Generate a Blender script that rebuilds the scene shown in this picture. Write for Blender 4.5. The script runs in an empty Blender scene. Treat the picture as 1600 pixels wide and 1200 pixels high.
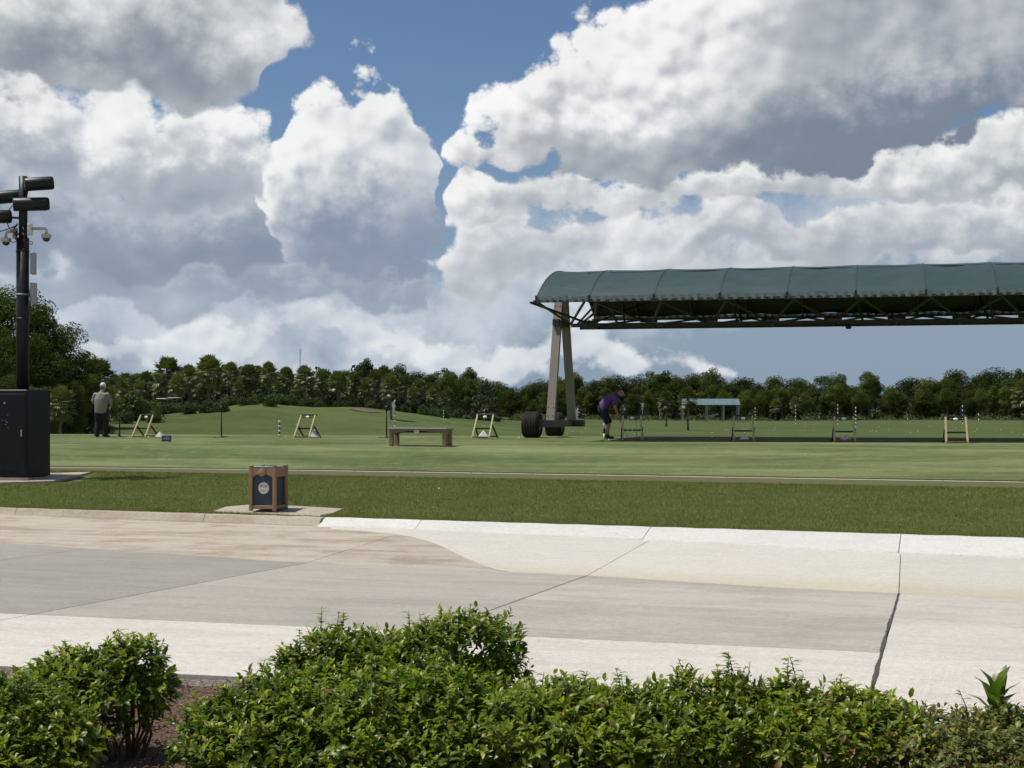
import bpy, bmesh, math, random
import numpy as np
from mathutils import Vector, Matrix, Euler

random.seed(7)
rng = np.random.default_rng(7)
PI = math.pi
scene = bpy.context.scene
COL = scene.collection

# ------------------------------------------------------------------ camera
CAM_H = 2.30                      # eye height above the kerb line of the drive
FPX = 2400.0                      # focal length in photo pixels (1600 px wide)
HOR = 640.0                       # horizon row in the photo
cam_data = bpy.data.cameras.new('camera')
cam_data.sensor_width = 36.0
cam_data.lens = FPX / 1600.0 * 36.0
cam_data.shift_y = (HOR - 600.0) / 1600.0
cam_data.clip_start = 0.1
cam_data.clip_end = 20000.0
cam = bpy.data.objects.new('camera', cam_data)
COL.objects.link(cam)
cam.location = (0, 0, CAM_H)
cam.rotation_euler = (math.radians(90), 0, 0)
scene.camera = cam

# ------------------------------------------------------------------ light
SUN_EL = math.radians(66)
SUN_AZ = math.radians(-84)        # from +Y towards +X ; negative = from the left
SUN_DIR = Vector((math.sin(SUN_AZ) * math.cos(SUN_EL), math.cos(SUN_AZ) * math.cos(SUN_EL), math.sin(SUN_EL)))
sun_data = bpy.data.lights.new('sun', 'SUN')
sun_data.energy = 4.7
sun_data.angle = math.radians(0.53)
sun_data.color = (1.0, 0.95, 0.86)
sun = bpy.data.objects.new('sun', sun_data)
COL.objects.link(sun)
sun.rotation_euler = SUN_DIR.to_track_quat('Z', 'Y').to_euler()
sun.location = (0, 0, 60)

vs = scene.view_settings
scene.display_settings.display_device = 'sRGB'
vs.view_transform = 'Standard'
vs.look = 'None'
vs.exposure = 0.0
vs.gamma = 1.0
vs.use_curve_mapping = False
scene.cycles.use_denoising = True
scene.cycles.use_adaptive_sampling = True
scene.cycles.adaptive_threshold = 0.02
scene.cycles.adaptive_min_samples = 10
scene.cycles.max_bounces = 5
scene.cycles.diffuse_bounces = 2
scene.cycles.glossy_bounces = 2
scene.cycles.transmission_bounces = 4
scene.cycles.transparent_max_bounces = 6
scene.cycles.caustics_reflective = False
scene.cycles.caustics_refractive = False

def srgb(r, g, b):
    def f(c):
        c = c / 255.0
        return c / 12.92 if c <= 0.04045 else ((c + 0.055) / 1.055) ** 2.4
    return (f(r), f(g), f(b), 1.0)

# ---------------------------------------------------------------- node tools
class NT:
    """thin wrapper to write node trees as expressions"""
    def __init__(self, tree):
        self.t = tree
    def node(self, typ, **kw):
        n = self.t.nodes.new(typ)
        for k, v in kw.items():
            setattr(n, k, v)
        return n
    def put(self, sock, v):
        if isinstance(v, bpy.types.NodeSocket):
            self.t.links.new(v, sock)
        elif v is not None:
            sock.default_value = v
    def m(self, op, a, b=None, c=None, clamp=False):
        n = self.node('ShaderNodeMath', operation=op, use_clamp=clamp)
        for i, v in enumerate((a, b, c)):
            self.put(n.inputs[i], v)
        return n.outputs[0]
    def add(self, a, b): return self.m('ADD', a, b)
    def sub(self, a, b): return self.m('SUBTRACT', a, b)
    def mul(self, a, b): return self.m('MULTIPLY', a, b)
    def vm(self, op, a, b=None, s=None):
        n = self.node('ShaderNodeVectorMath', operation=op)
        self.put(n.inputs[0], a)
        if b is not None: self.put(n.inputs[1], b)
        if s is not None: self.put(n.inputs['Scale'], s)
        return n.outputs['Value'] if op in ('LENGTH', 'DOT_PRODUCT', 'DISTANCE') else n.outputs[0]
    def sep(self, v):
        n = self.node('ShaderNodeSeparateXYZ'); self.put(n.inputs[0], v); return n.outputs
    def comb(self, x=0.0, y=0.0, z=0.0):
        n = self.node('ShaderNodeCombineXYZ')
        for i, v in enumerate((x, y, z)): self.put(n.inputs[i], v)
        return n.outputs[0]
    def ramp(self, v, lo, hi, a=0.0, b=1.0, smooth=True):
        n = self.node('ShaderNodeMapRange', interpolation_type='SMOOTHSTEP' if smooth else 'LINEAR', clamp=True)
        self.put(n.inputs[0], v)
        for i, k in enumerate((lo, hi, a, b)): self.put(n.inputs[1 + i], k)
        return n.outputs[0]
    def mix(self, f, a, b, blend='MIX'):
        n = self.node('ShaderNodeMix', data_type='RGBA', blend_type=blend, clamp_factor=True)
        self.put(n.inputs[0], f); self.put(n.inputs[6], a); self.put(n.inputs[7], b)
        return n.outputs[2]
    def noise(self, vec, scale, detail=4.0, rough=0.55, dist=0.0, typ='FBM', out=0, lac=2.0, norm=True):
        n = self.node('ShaderNodeTexNoise', noise_dimensions='3D', noise_type=typ)
        if hasattr(n, 'normalize'):
            try: n.normalize = norm
            except Exception: pass
        self.put(n.inputs['Vector'], vec)
        n.inputs['Scale'].default_value = scale
        n.inputs['Detail'].default_value = detail
        n.inputs['Roughness'].default_value = rough
        n.inputs['Lacunarity'].default_value = lac
        n.inputs['Distortion'].default_value = dist
        return n.outputs[out]
    def voronoi(self, vec, scale, detail=0.0, rough=0.5, feature='F1', lac=2.0, rand=1.0):
        n = self.node('ShaderNodeTexVoronoi', voronoi_dimensions='3D', feature=feature)
        self.put(n.inputs['Vector'], vec)
        n.inputs['Scale'].default_value = scale
        if 'Detail' in n.inputs:
            n.inputs['Detail'].default_value = detail
            n.inputs['Roughness'].default_value = rough
            n.inputs['Lacunarity'].default_value = lac
        if feature == 'SMOOTH_F1': n.inputs['Smoothness'].default_value = 0.6
        n.inputs['Randomness'].default_value = rand
        return n.outputs[0]

# ------------------------------------------------------------------ world: blue sky with cumulus
def build_world(banks):
    w = bpy.data.worlds.new('World')
    w.use_nodes = True
    w.node_tree.nodes.clear()
    N = NT(w.node_tree)
    d0 = N.vm('NORMALIZE', N.node('ShaderNodeTexCoord').outputs['Generated'])
    sky = N.node('ShaderNodeTexSky', sky_type='NISHITA')
    sky.sun_disc = False
    sky.sun_elevation = SUN_EL
    sky.sun_rotation = SUN_AZ
    sky.altitude = 0.0
    sky.air_density = 1.0
    sky.dust_density = 0.3
    sky.ozone_density = 3.0
    STR = 0.075
    cur = N.mix(1.0, sky.outputs[0], (0.86 * STR, 0.92 * STR, 1.02 * STR, 1), 'MULTIPLY')
    sx, sy, z0 = N.sep(d0)
    # azimuth / height coordinates of the sky dome for the cloud relief
    az = N.m('ARCTAN2', sx, sy)
    p0 = N.comb(az, N.mul(z0, 1.2), 0.0)
    s2 = Vector((-0.52, 0.0, 0.85))            # towards the sun along the dome
    def noise2(vec, scale, detail, rough):
        n = N.node('ShaderNodeTexNoise', noise_dimensions='2D', noise_type='FBM')
        N.put(n.inputs['Vector'], vec)
        n.inputs['Scale'].default_value = scale
        n.inputs['Detail'].default_value = detail
        n.inputs['Roughness'].default_value = rough
        return n
    wn = noise2(p0, 9.0, 3.0, 0.55).outputs[1]
    sc_ = N.node('ShaderNodeSeparateColor'); N.put(sc_.inputs[0], wn)
    patchy = N.m('SUBTRACT', sc_.outputs[1], 0.5)
    BIG = 0.024
    def shifted(cx, cz, amt):
        ax = N.m('MULTIPLY_ADD', sc_.outputs[cx], amt, N.sub(az, 0.5 * amt))
        zz = N.m('MULTIPLY_ADD', sc_.outputs[cz], amt, N.sub(z0, 0.5 * amt))
        def norm(a_, z_): return (a_, z_, N.m('MULTIPLY_ADD', a_, 1 / 0.92, 0.5), N.m('MULTIPLY_ADD', z_, 1 / 0.42, 0.06 / 0.42))
        return norm(ax, zz), norm(N.add(ax, s2.x * BIG), N.add(zz, s2.z * BIG))
    W0, W1 = shifted(0, 2, 0.10)
    Wb, Wb1 = shifted(2, 1, 0.085)
    def puff(p, vs_, vd, ns_, nd, nr):
        vn = N.node('ShaderNodeTexVoronoi', voronoi_dimensions='2D', feature='F1')
        N.put(vn.inputs['Vector'], p)
        for k, v in (('Scale', vs_), ('Detail', vd), ('Roughness', 0.55), ('Lacunarity', 2.2)):
            vn.inputs[k].default_value = v
        f = noise2(p, ns_, nd, nr).outputs[0]
        return N.add(N.m('MULTIPLY_ADD', vn.outputs[0], -0.80, 0.44), N.m('MULTIPLY_ADD', f, 2.0, -1.0))
    n0 = puff(p0, 34.0, 3.0, 17.0, 6.0, 0.58)                       # ragged edges
    FINE = 0.0075
    m0 = puff(p0, 30.0, 1.3, 15.0, 2.5, 0.5)                        # rounded billows for the shading
    m1 = puff(N.vm('ADD', p0, (s2.x * FINE, s2.z * FINE * 1.2, 0)), 30.0, 1.3, 15.0, 2.5, 0.5)
    dn = N.sub(m0, m1)
    A0, AW, ZW = -0.46, 0.92, 0.42                  # azimuth window and height range of the outlines
    def outline(az_, pts):
        n = N.node('ShaderNodeFloatCurve')
        cv_ = n.mapping.curves[0]
        q = []
        for X, Y in pts:
            x = (math.atan((X - 800) / FPX) - A0) / AW
            z = ((HOR - Y) / FPX * 0.985 + 0.06) / ZW
            q.append((min(1, max(0, x)), min(1, max(0, z))))
        q = sorted(q)
        while len(cv_.points) < len(q): cv_.points.new(0.5, 0.5)
        for pt, (x, z) in zip(cv_.points, q): pt.location = (x, z)
        n.mapping.use_clip = False; n.mapping.extend = 'HORIZONTAL'
        n.mapping.update()
        N.put(n.inputs['Value'], az_)
        return n.outputs[0]
    def field(d, top, bot, gain):
        u = d[2]
        z = d[3]
        t = N.sub(outline(u, top), z)
        if isinstance(bot, list):
            lo = N.sub(z, outline(u, bot))
        else:
            lo = N.sub(z, ((HOR - bot) / FPX * 0.985 + 0.06) / ZW)
        S = N.m('SMOOTH_MIN', t, N.mul(lo, 1.25), 0.035)
        return N.m('MINIMUM', N.mul(S, gain), 1.6)
    # haze that gathers over the horizon
    cur = N.mix(N.ramp(z0, 0.0, 0.20, 0.92, 0.0), cur, srgb(137, 155, 177))

    def bank(cur, S0, S1, amp, edge, dark, light, k1, k2, bias, opac=1.0, base=None, cut=None, side=None, patch=0.5):
        H = N.m('MULTIPLY_ADD', n0, amp, S0)
        if cut is not None:                      # level cloud base
            zz = N.m('MULTIPLY_ADD', n0, 0.022, z0)
            low_ = N.ramp(zz, (HOR - cut[0]) / FPX, (HOR - cut[1]) / FPX, 1.0, 0.0)
            H = N.m('MULTIPLY_ADD', low_, -1.3, H)
            edge = N.m('MULTIPLY_ADD', low_, 0.8, edge)
        a = N.ramp(H, 0.0, edge)
        if opac != 1.0: a = N.mul(a, opac)
        L = N.m('MULTIPLY_ADD', N.sub(S0, S1), k2, bias)
        L = N.sub(L, N.ramp(H, 0.10, 0.90, 0.0, 0.20))
        if base is not None:                     # shaded undersides
            zz = N.m('MULTIPLY_ADD', n0, 0.030, z0)
            L = N.sub(L, N.ramp(zz, (HOR - base[0]) / FPX, (HOR - base[1]) / FPX, base[2], 0.0))
        if side is not None:                     # turned away from the sun
            L = N.sub(L, N.ramp(N.m('MULTIPLY_ADD', n0, 0.05, az), (side[0] - 800) / FPX, (side[1] - 800) / FPX, 0.0, side[2]))
        L = N.m('MULTIPLY_ADD', patchy, patch, L)
        # the lit side shows its billows, the shaded side is smooth
        L = N.m('MULTIPLY_ADD', N.mul(dn, k1), N.ramp(L, -0.1, 0.7, 0.25, 1.0), L)
        L = N.m('MULTIPLY_ADD', n0, 0.10, L)
        L = N.m('MULTIPLY_ADD', n0, 0.05, L)
        L = N.ramp(L, -0.75, 1.0, 0.0, 1.0)
        col = N.mix(L, dark, light)
        g_ = N.m('MULTIPLY_ADD', n0, 0.05, N.m('MULTIPLY_ADD', patchy, 0.22, 1.0))
        col = N.mix(1.0, col, N.comb(g_, g_, g_), 'MULTIPLY')
        return N.mix(a, cur, col)

    # clouds all over the sky, so that it goes on beyond the frame as it does in it
    def low(d):
        return N.noise(N.vm('MULTIPLY', d, (1.0, 1.0, 2.2)), 3.2, 2.0, 0.5)
    D1 = N.vm('ADD', d0, tuple(s2 * BIG))
    inview = N.ramp(N.vm('DISTANCE', d0, (0.0, 0.985, 0.12)), 0.30, 0.62, 0.75, 0.0)
    g0 = N.sub(N.m('MULTIPLY_ADD', low(d0), 3.2, -1.62), inview)
    g1 = N.sub(N.m('MULTIPLY_ADD', low(D1), 3.2, -1.62), inview)
    cur = bank(cur, g0, g1, 0.45, 0.35, srgb(124, 136, 154), srgb(232, 234, 235), 1.0, 1.2, 0.50)
    for (top, bot, kw) in banks:
        alt = kw.pop('alt', False); gain = kw.pop('gain', 11.0)
        S0 = field(Wb if alt else W0, top, bot, gain)
        S1 = field(Wb1 if alt else W1, top, bot, gain)
        cur = bank(cur, S0, S1, **kw)
    bg = N.node('ShaderNodeBackground')
    N.put(bg.inputs[0], cur)
    bg.inputs[1].default_value = 1.0
    out = N.node('ShaderNodeOutputWorld')
    N.t.links.new(bg.outputs[0], out.inputs[0])
    scene.world = w
    w.cycles.sampling_method = 'NONE'

WHITE = srgb(240, 241, 241)
# cloud outlines as directions on the dome, farthest first: tops, bases, shading
build_world([
    # veil of far cloud behind everything
    ([(-250, 230), (0, 230), (250, 240), (420, 250), (560, 300), (640, 360), (690, 372), (730, 330), (800, 270), (1000, 250), (1300, 230), (1850, 200)],
     [(-250, 640), (700, 640), (860, 600), (1000, 560), (1200, 520), (1850, 480)],
     dict(amp=0.50, edge=1.3, dark=srgb(160, 175, 196), light=srgb(226, 230, 234), k1=0.60, k2=0.10, bias=0.44, opac=0.85, alt=True, gain=9, patch=1.1)),
    # far low puffs over the trees
    ([(-250, 500), (0, 495), (120, 510), (260, 492), (400, 505), (520, 490), (660, 500), (760, 488), (900, 470), (1000, 520), (1050, 530), (1090, 518), (1140, 540), (1180, 640)], 590,
     dict(amp=0.67, edge=0.45, dark=srgb(164, 178, 197), light=srgb(232, 235, 238), k1=1.15, k2=0.15, bias=0.44, opac=0.9, gain=17, patch=0.9)),
    # right hand rows, one behind the other
    ([(740, 600), (800, 405), (870, 372), (950, 385), (1060, 392), (1150, 375), (1300, 388), (1400, 368), (1500, 380), (1600, 345), (1850, 360)], 470,
     dict(amp=0.76, patch=0.9, edge=0.6, dark=srgb(146, 160, 178), light=srgb(228, 231, 233), k1=0.93, k2=0.16, bias=0.50, base=(455, 390, 0.22), alt=True, gain=24)),
    ([(640, 560), (690, 350), (760, 300), (860, 318), (960, 300), (1060, 315), (1160, 290), (1260, 305), (1380, 285), (1470, 270), (1560, 230), (1850, 240)], 430,
     dict(amp=0.76, patch=0.9, edge=0.5, dark=srgb(142, 155, 171), light=srgb(238, 239, 240), k1=0.93, k2=0.18, bias=0.56, base=(410, 320, 0.30), gain=24)),
    ([(665, 480), (705, 300), (740, 258), (800, 268), (860, 258), (920, 246), (1020, 236), (1120, 226), (1240, 215), (1340, 200), (1440, 205), (1510, 180), (1850, 180)],
     [(680, 355), (800, 355), (1000, 345), (1300, 342), (1600, 350), (1850, 350)],
     dict(amp=0.76, patch=0.9, edge=0.45, dark=srgb(138, 150, 165), light=srgb(242, 243, 242), k1=1.02, k2=0.20, bias=0.60, base=(345, 265, 0.34), alt=True, gain=24)),
    # left rows
    ([(-250, 375), (0, 372), (100, 388), (150, 368), (250, 395), (350, 382), (450, 392), (560, 378), (650, 392), (690, 540)], 500,
     dict(amp=0.59, edge=0.40, dark=srgb(142, 156, 176), light=srgb(222, 227, 231), k1=0.85, k2=0.16, bias=0.24, base=(485, 400, 0.40), alt=True, gain=20, patch=0.9)),
    ([(-250, 250), (0, 220), (100, 258), (200, 270), (300, 280), (400, 240), (470, 250), (540, 480)], 430,
     dict(amp=0.55, edge=0.38, dark=srgb(136, 150, 170), light=srgb(228, 231, 234), k1=0.85, k2=0.2, bias=0.28, base=(405, 300, 0.42), gain=18, patch=0.9)),
    # tall tower in the middle
    ([(370, 640), (392, 420), (402, 290), (412, 190), (424, 150), (446, 130), (475, 115), (530, 102), (575, 108), (615, 132), (650, 165), (678, 205), (694, 280), (702, 370), (725, 600)],
     [(370, 300), (400, 340), (425, 400), (450, 450), (480, 466), (600, 468), (660, 440), (710, 370)],
     dict(amp=0.60, edge=0.26, dark=srgb(140, 154, 176), light=WHITE, k1=1.10, k2=0.32, bias=0.64, base=(440, 245, 0.92), side=(540, 680, 0.28), gain=12, alt=True)),
    # left bank under the top cloud
    ([(-250, 60), (0, 75), (30, 80), (60, 125), (120, 150), (200, 142), (270, 138), (330, 150), (390, 180), (430, 235), (470, 400)], 322,
     dict(amp=0.60, edge=0.42, dark=srgb(146, 158, 174), light=WHITE, k1=1.02, k2=0.28, bias=0.68, base=(318, 215, 0.62), gain=15)),
    # top left cloud
    ([(-250, -220), (300, -120), (400, -25), (432, 8), (455, 60), (480, 260)], [(-250, 200), (60, 195), (150, 190), (300, 192), (400, 184), (425, 115), (470, 95)],
     dict(amp=0.59, edge=0.40, dark=srgb(136, 146, 159), light=WHITE, k1=0.93, k2=0.34, bias=0.50, base=(195, 20, 0.50), patch=1.2)),
    # great right cloud
    ([(680, 420), (708, 240), (722, 185), (745, 155), (790, 95), (850, 80), (900, 50), (960, 12), (1000, -25), (1100, -70), (1250, -220), (1850, -300)],
     [(680, 240), (760, 262), (900, 282), (1050, 280), (1200, 268), (1400, 254), (1600, 222), (1850, 200)],
     dict(amp=0.59, edge=0.26, dark=srgb(124, 136, 152), light=srgb(246, 246, 246), k1=1.10, k2=0.34, bias=0.80, base=(285, 130, 0.72), side=(960, 1320, 0.66))),
])
# ------------------------------------------------------------------ mesh tools
def link(o, parent=None):
    COL.objects.link(o)
    if parent is not None:
        o.parent = parent
    return o

def tag(o, label=None, cat=None, group=None, kind=None):
    if label: o['label'] = label
    if cat: o['category'] = cat
    if group: o['group'] = group
    if kind: o['kind'] = kind
    return o

def thing(name, loc, label, cat, rz=0.0, group=None):
    e = bpy.data.objects.new(name, None)
    e.empty_display_size = 0.2
    link(e)
    e.location = loc
    e.rotation_euler = (0, 0, rz)
    return tag(e, label, cat, group)

def copy_tree(o, parent=None):
    c = o.copy()
    COL.objects.link(c)
    c.parent = parent
    for ch in o.children:
        copy_tree(ch, c)
    return c

class MB:
    """collects simple solids and builds one mesh object from them"""
    def __init__(self):
        self.v, self.f, self.s = [], [], []
    def raw(self, vs, fs, smooth=False, M=None):
        b = len(self.v)
        for p in vs:
            p = Vector(p)
            if M is not None: p = M @ p
            self.v.append(p[:])
        for f in fs:
            self.f.append(tuple(i + b for i in f)); self.s.append(smooth)
        return self
    def box(self, c, size, M=None, bev=0.0):
        x, y, z = (s / 2 for s in size)
        if bev <= 0:
            vs = [(c[0] + a * x, c[1] + b * y, c[2] + d * z) for d in (-1, 1) for b in (-1, 1) for a in (-1, 1)]
            fs = [(0, 2, 3, 1), (4, 5, 7, 6), (0, 1, 5, 4), (1, 3, 7, 5), (3, 2, 6, 7), (2, 0, 4, 6)]
            return self.raw(vs, fs, False, M)
        bm = bmesh.new()
        bmesh.ops.create_cube(bm, size=1.0)
        bmesh.ops.scale(bm, vec=size, verts=bm.verts)
        bmesh.ops.translate(bm, vec=c, verts=bm.verts)
        bmesh.ops.bevel(bm, geom=bm.edges[:], offset=bev, segments=1, affect='EDGES')
        bm.verts.index_update()
        vs = [v.co[:] for v in bm.verts]; fs = [tuple(v.index for v in f.verts) for f in bm.faces]
        bm.free()
        return self.raw(vs, fs, False, M)
    def bar(self, a, b, w, h, up=(0, 0, 1), M=None):
        a, b = Vector(a), Vector(b)
        d = (b - a).normalized()
        u = Vector(up)
        s = d.cross(u)
        if s.length < 1e-4: s = d.cross(Vector((1, 0, 0)))
        s.normalize(); t = s.cross(d).normalized()
        vs = []
        for p in (a, b):
            for i, j in ((-1, -1), (1, -1), (1, 1), (-1, 1)):
                vs.append(p + s * (i * w / 2) + t * (j * h / 2))
        fs = [(3, 2, 1, 0), (4, 5, 6, 7), (0, 1, 5, 4), (1, 2, 6, 5), (2, 3, 7, 6), (3, 0, 4, 7)]
        return self.raw(vs, fs, False, M)
    def tube(self, pts, r, n=8, caps=True, M=None, smooth=True):
        pts = [Vector(p) for p in pts]
        rs = r if isinstance(r, (list, tuple)) else [r] * len(pts)
        vs, fs = [], []
        ref = None
        for i, p in enumerate(pts):
            d = (pts[min(i + 1, len(pts) - 1)] - pts[max(i - 1, 0)])
            if d.length < 1e-9: d = Vector((0, 0, 1))
            d.normalize()
            if ref is None:
                ref = Vector((1, 0, 0)) if abs(d.x) < 0.8 else Vector((0, 1, 0))
            s = d.cross(ref)
            if s.length < 1e-4: s = d.cross(Vector((0.3, 1, 0.2)))
            s.normalize(); t = d.cross(s).normalized()
            ref = s.cross(d)
            for k in range(n):
                a = 2 * PI * k / n
                vs.append(p + (s * math.cos(a) + t * math.sin(a)) * rs[i])
        for i in range(len(pts) - 1):
            for k in range(n):
                k2 = (k + 1) % n
                fs.append((i * n + k, i * n + k2, (i + 1) * n + k2, (i + 1) * n + k))
        self.raw(vs, fs, smooth, M)
        if caps:
            b = len(self.v) - len(vs)
            self.f.append(tuple(b + k for k in reversed(range(n)))); self.s.append(False)
            e = b + (len(pts) - 1) * n
            self.f.append(tuple(e + k for k in range(n))); self.s.append(False)
        return self
    def lathe(self, prof, n=24, M=None, smooth=True):
        vs, fs = [], []
        for (r, z) in prof:
            for k in range(n):
                a = 2 * PI * k / n
                vs.append((r * math.cos(a), r * math.sin(a), z))
        for i in range(len(prof) - 1):
            for k in range(n):
                k2 = (k + 1) % n
                fs.append((i * n + k, i * n + k2, (i + 1) * n + k2, (i + 1) * n + k))
        fs.append(tuple(reversed(range(n))))
        fs.append(tuple((len(prof) - 1) * n + k for k in range(n)))
        return self.raw(vs, fs, smooth, M)
    def prism(self, outline, y0, y1, M=None):
        """outline in x,z extruded along y"""
        n = len(outline)
        vs = [(x, y0, z) for x, z in outline] + [(x, y1, z) for x, z in outline]
        fs = [tuple(range(n)), tuple(reversed(range(n, 2 * n)))]
        for i in range(n):
            j = (i + 1) % n
            fs.append((i, i + n, j + n, j))
        return self.raw(vs, fs, False, M)
    def sphere(self, c, r, n=10, m=7, M=None, sc=(1, 1, 1)):
        prof = [(max(1e-4, math.sin(PI * i / m)) * r, -math.cos(PI * i / m) * r) for i in range(m + 1)]
        T = Matrix.Translation(c) @ Matrix.Diagonal((sc[0], sc[1], sc[2], 1))
        return self.lathe(prof, n, (M @ T) if M is not None else T)
    def mesh(self, name):
        me = bpy.data.meshes.new(name)
        me.from_pydata(self.v, [], self.f)
        me.polygons.foreach_set('use_smooth', self.s)
        bm = bmesh.new(); bm.from_mesh(me)
        bmesh.ops.recalc_face_normals(bm, faces=bm.faces)
        bm.to_mesh(me); bm.free()
        return me
    def build(self, name, mat, parent=None):
        me = self.mesh(name)
        me.materials.append(mat)
        return link(bpy.data.objects.new(name, me), parent)

def np_mesh(name, verts, tris, mat, parent=None, smooth=False, link_it=True):
    """fast mesh from numpy arrays (tris or quads)"""
    me = bpy.data.meshes.new(name)
    verts = np.ascontiguousarray(verts, dtype=np.float32); tris = np.ascontiguousarray(tris, dtype=np.int32)
    k = tris.shape[1]
    me.vertices.add(len(verts)); me.vertices.foreach_set('co', verts.ravel())
    me.loops.add(tris.size); me.loops.foreach_set('vertex_index', tris.ravel())
    me.polygons.add(len(tris))
    me.polygons.foreach_set('loop_start', np.arange(0, tris.size, k, dtype=np.int32))
    me.polygons.foreach_set('use_smooth', np.full(len(tris), smooth))
    me.update(calc_edges=True)
    if mat is not None: me.materials.append(mat)
    if not link_it: return me
    return link(bpy.data.objects.new(name, me), parent)

def rot(a, axis='Z'): return Matrix.Rotation(a, 4, axis)
def tr(x, y, z): return Matrix.Translation((x, y, z))

# ------------------------------------------------------------------ lie of the land (heights relative to the eye, then lifted)
PROF = [(-60, -1.80), (0, -1.90), (9, -1.93), (11.0, -1.97), (13.8, -2.05), (21.5, -2.27), (27.7, -2.26), (28.3, -2.25), (28.6, -2.10),
        (34.7, -1.64), (37.68, -1.575), (37.74, -1.54), (38.2, -1.49), (43, -1.07), (46, -0.95), (49, -0.885), (51, -0.875), (53, -0.91), (56, -1.06),
        (62, -1.5), (75, -2.15), (90, -2.3), (5000, -2.3)]
_pt = np.array([p[0] for p in PROF]); _pz = np.array([p[1] for p in PROF])
MND = [(-3000, 1.6), (-700, 1.6), (120, 1.8), (250, 1.9), (330, 2.35), (400, 3.05), (480, 2.45), (560, 2.55), (650, 1.8), (720, 1.1), (800, 0.5), (1000, 0.0), (9000, 0.0)]
_ma = np.array([(m[0] - 800) / FPX for m in MND]); _mz = np.array([m[1] for m in MND])

def sstep(a, lo, hi):
    t = np.clip((np.asarray(a, float) - lo) / (hi - lo), 0, 1)
    return t * t * (3 - 2 * t)

def tcoord(x, y):
    s = 0.40 - 0.15 * sstep(y, 37, 47)
    s = s * (1 - sstep(y, 60, 110))
    return y + s * np.asarray(x, float)

def height(x, y):
    x = np.asarray(x, float); y = np.asarray(y, float)
    z = np.interp(tcoord(x, y), _pt, _pz)
    a = np.interp(x / np.maximum(y, 1.0), _ma, _mz)
    z = z + a * sstep(y, 122 , 168)
    und = 0.10 * np.sin(x * 0.11 + 1.3) * np.sin(y * 0.07) + 0.07 * np.sin(x * 0.05 - y * 0.09)
    z = z + und * sstep(y, 85, 130)
    return z + CAM_H

def ray(X, Y):
    return Vector(((X - 800) / FPX, 1.0, (HOR - Y) / FPX))

def unproj(X, Y, d0=4.0, d1=600.0, lift=0.0):
    """first point where the sight line of a photo pixel meets the land"""
    r = ray(X, Y)
    ds = np.concatenate([np.arange(d0, 70, 0.05), np.arange(70, d1, 0.5)])
    g = (CAM_H + r.z * ds) - (height(r.x * ds, ds) + lift)
    k = np.argmax(g < 0)
    if g[k] >= 0: k = len(ds) - 1
    a, b = (ds[k - 1] if k > 0 else ds[k]), ds[k]
    for _ in range(30):
        m = (a + b) / 2
        if (CAM_H + r.z * m) - (float(height(r.x * m, m)) + lift) < 0: b = m
        else: a = m
    return Vector((r.x * a, a, float(height(r.x * a, a)) + lift))

def at(X, Y, d):
    r = ray(X, Y)
    return Vector((r.x * d, d, CAM_H + r.z * d))

def ground(X, d, lift=0.0):
    """point of the land under photo column X at depth d"""
    x = (X - 800) / FPX * d
    return Vector((x, d, float(height(x, d)) + lift))
# ------------------------------------------------------------------ materials
_mats = {}
def new_mat(name):
    m = bpy.data.materials.new(name)
    m.use_nodes = True
    m.node_tree.nodes.clear()
    N = NT(m.node_tree)
    out = N.node('ShaderNodeOutputMaterial')
    b = N.node('ShaderNodeBsdfPrincipled')
    N.t.links.new(b.outputs[0], out.inputs[0])
    return m, N, b, out

def wcoord(N):
    return N.node('ShaderNodeNewGeometry').outputs['Position']

def bump(N, b, h, strength=0.3, dist=0.01):
    n = N.node('ShaderNodeBump')
    n.inputs['Strength'].default_value = strength
    n.inputs['Distance'].default_value = dist
    N.put(n.inputs['Height'], h)
    N.t.links.new(n.outputs[0], b.inputs['Normal'])

def plain(name, col, rough=0.6, metal=0.0, var=0.12, scale=6.0, spec=0.4, bmp=0.0, grime=0.0):
    """paint, plastic or metal with faint unevenness"""
    if name in _mats: return _mats[name]
    m, N, b, out = new_mat(name)
    oc = N.node('ShaderNodeTexCoord').outputs['Object']
    n = N.noise(oc, scale, 4.0, 0.6)
    dark = tuple(c * (1 - var) for c in col[:3]) + (1,)
    lite = tuple(min(1, c * (1 + var)) for c in col[:3]) + (1,)
    c = N.mix(n, dark, lite)
    if grime > 0:
        g = N.ramp(N.noise(oc, scale * 0.6, 5.0, 0.65), 0.5, 0.75, 0.0, grime)
        c = N.mix(g, c, (0.09, 0.075, 0.055, 1))
    N.put(b.inputs['Base Color'], c)
    N.put(b.inputs['Roughness'], N.ramp(n, 0.2, 0.8, max(0.05, rough - 0.08), min(1, rough + 0.08), smooth=False))
    b.inputs['Metallic'].default_value = metal
    b.inputs['Specular IOR Level'].default_value = spec
    if bmp > 0: bump(N, b, N.noise(oc, scale * 8, 3.0, 0.6), bmp, 0.004)
    _mats[name] = m
    return m

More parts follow.
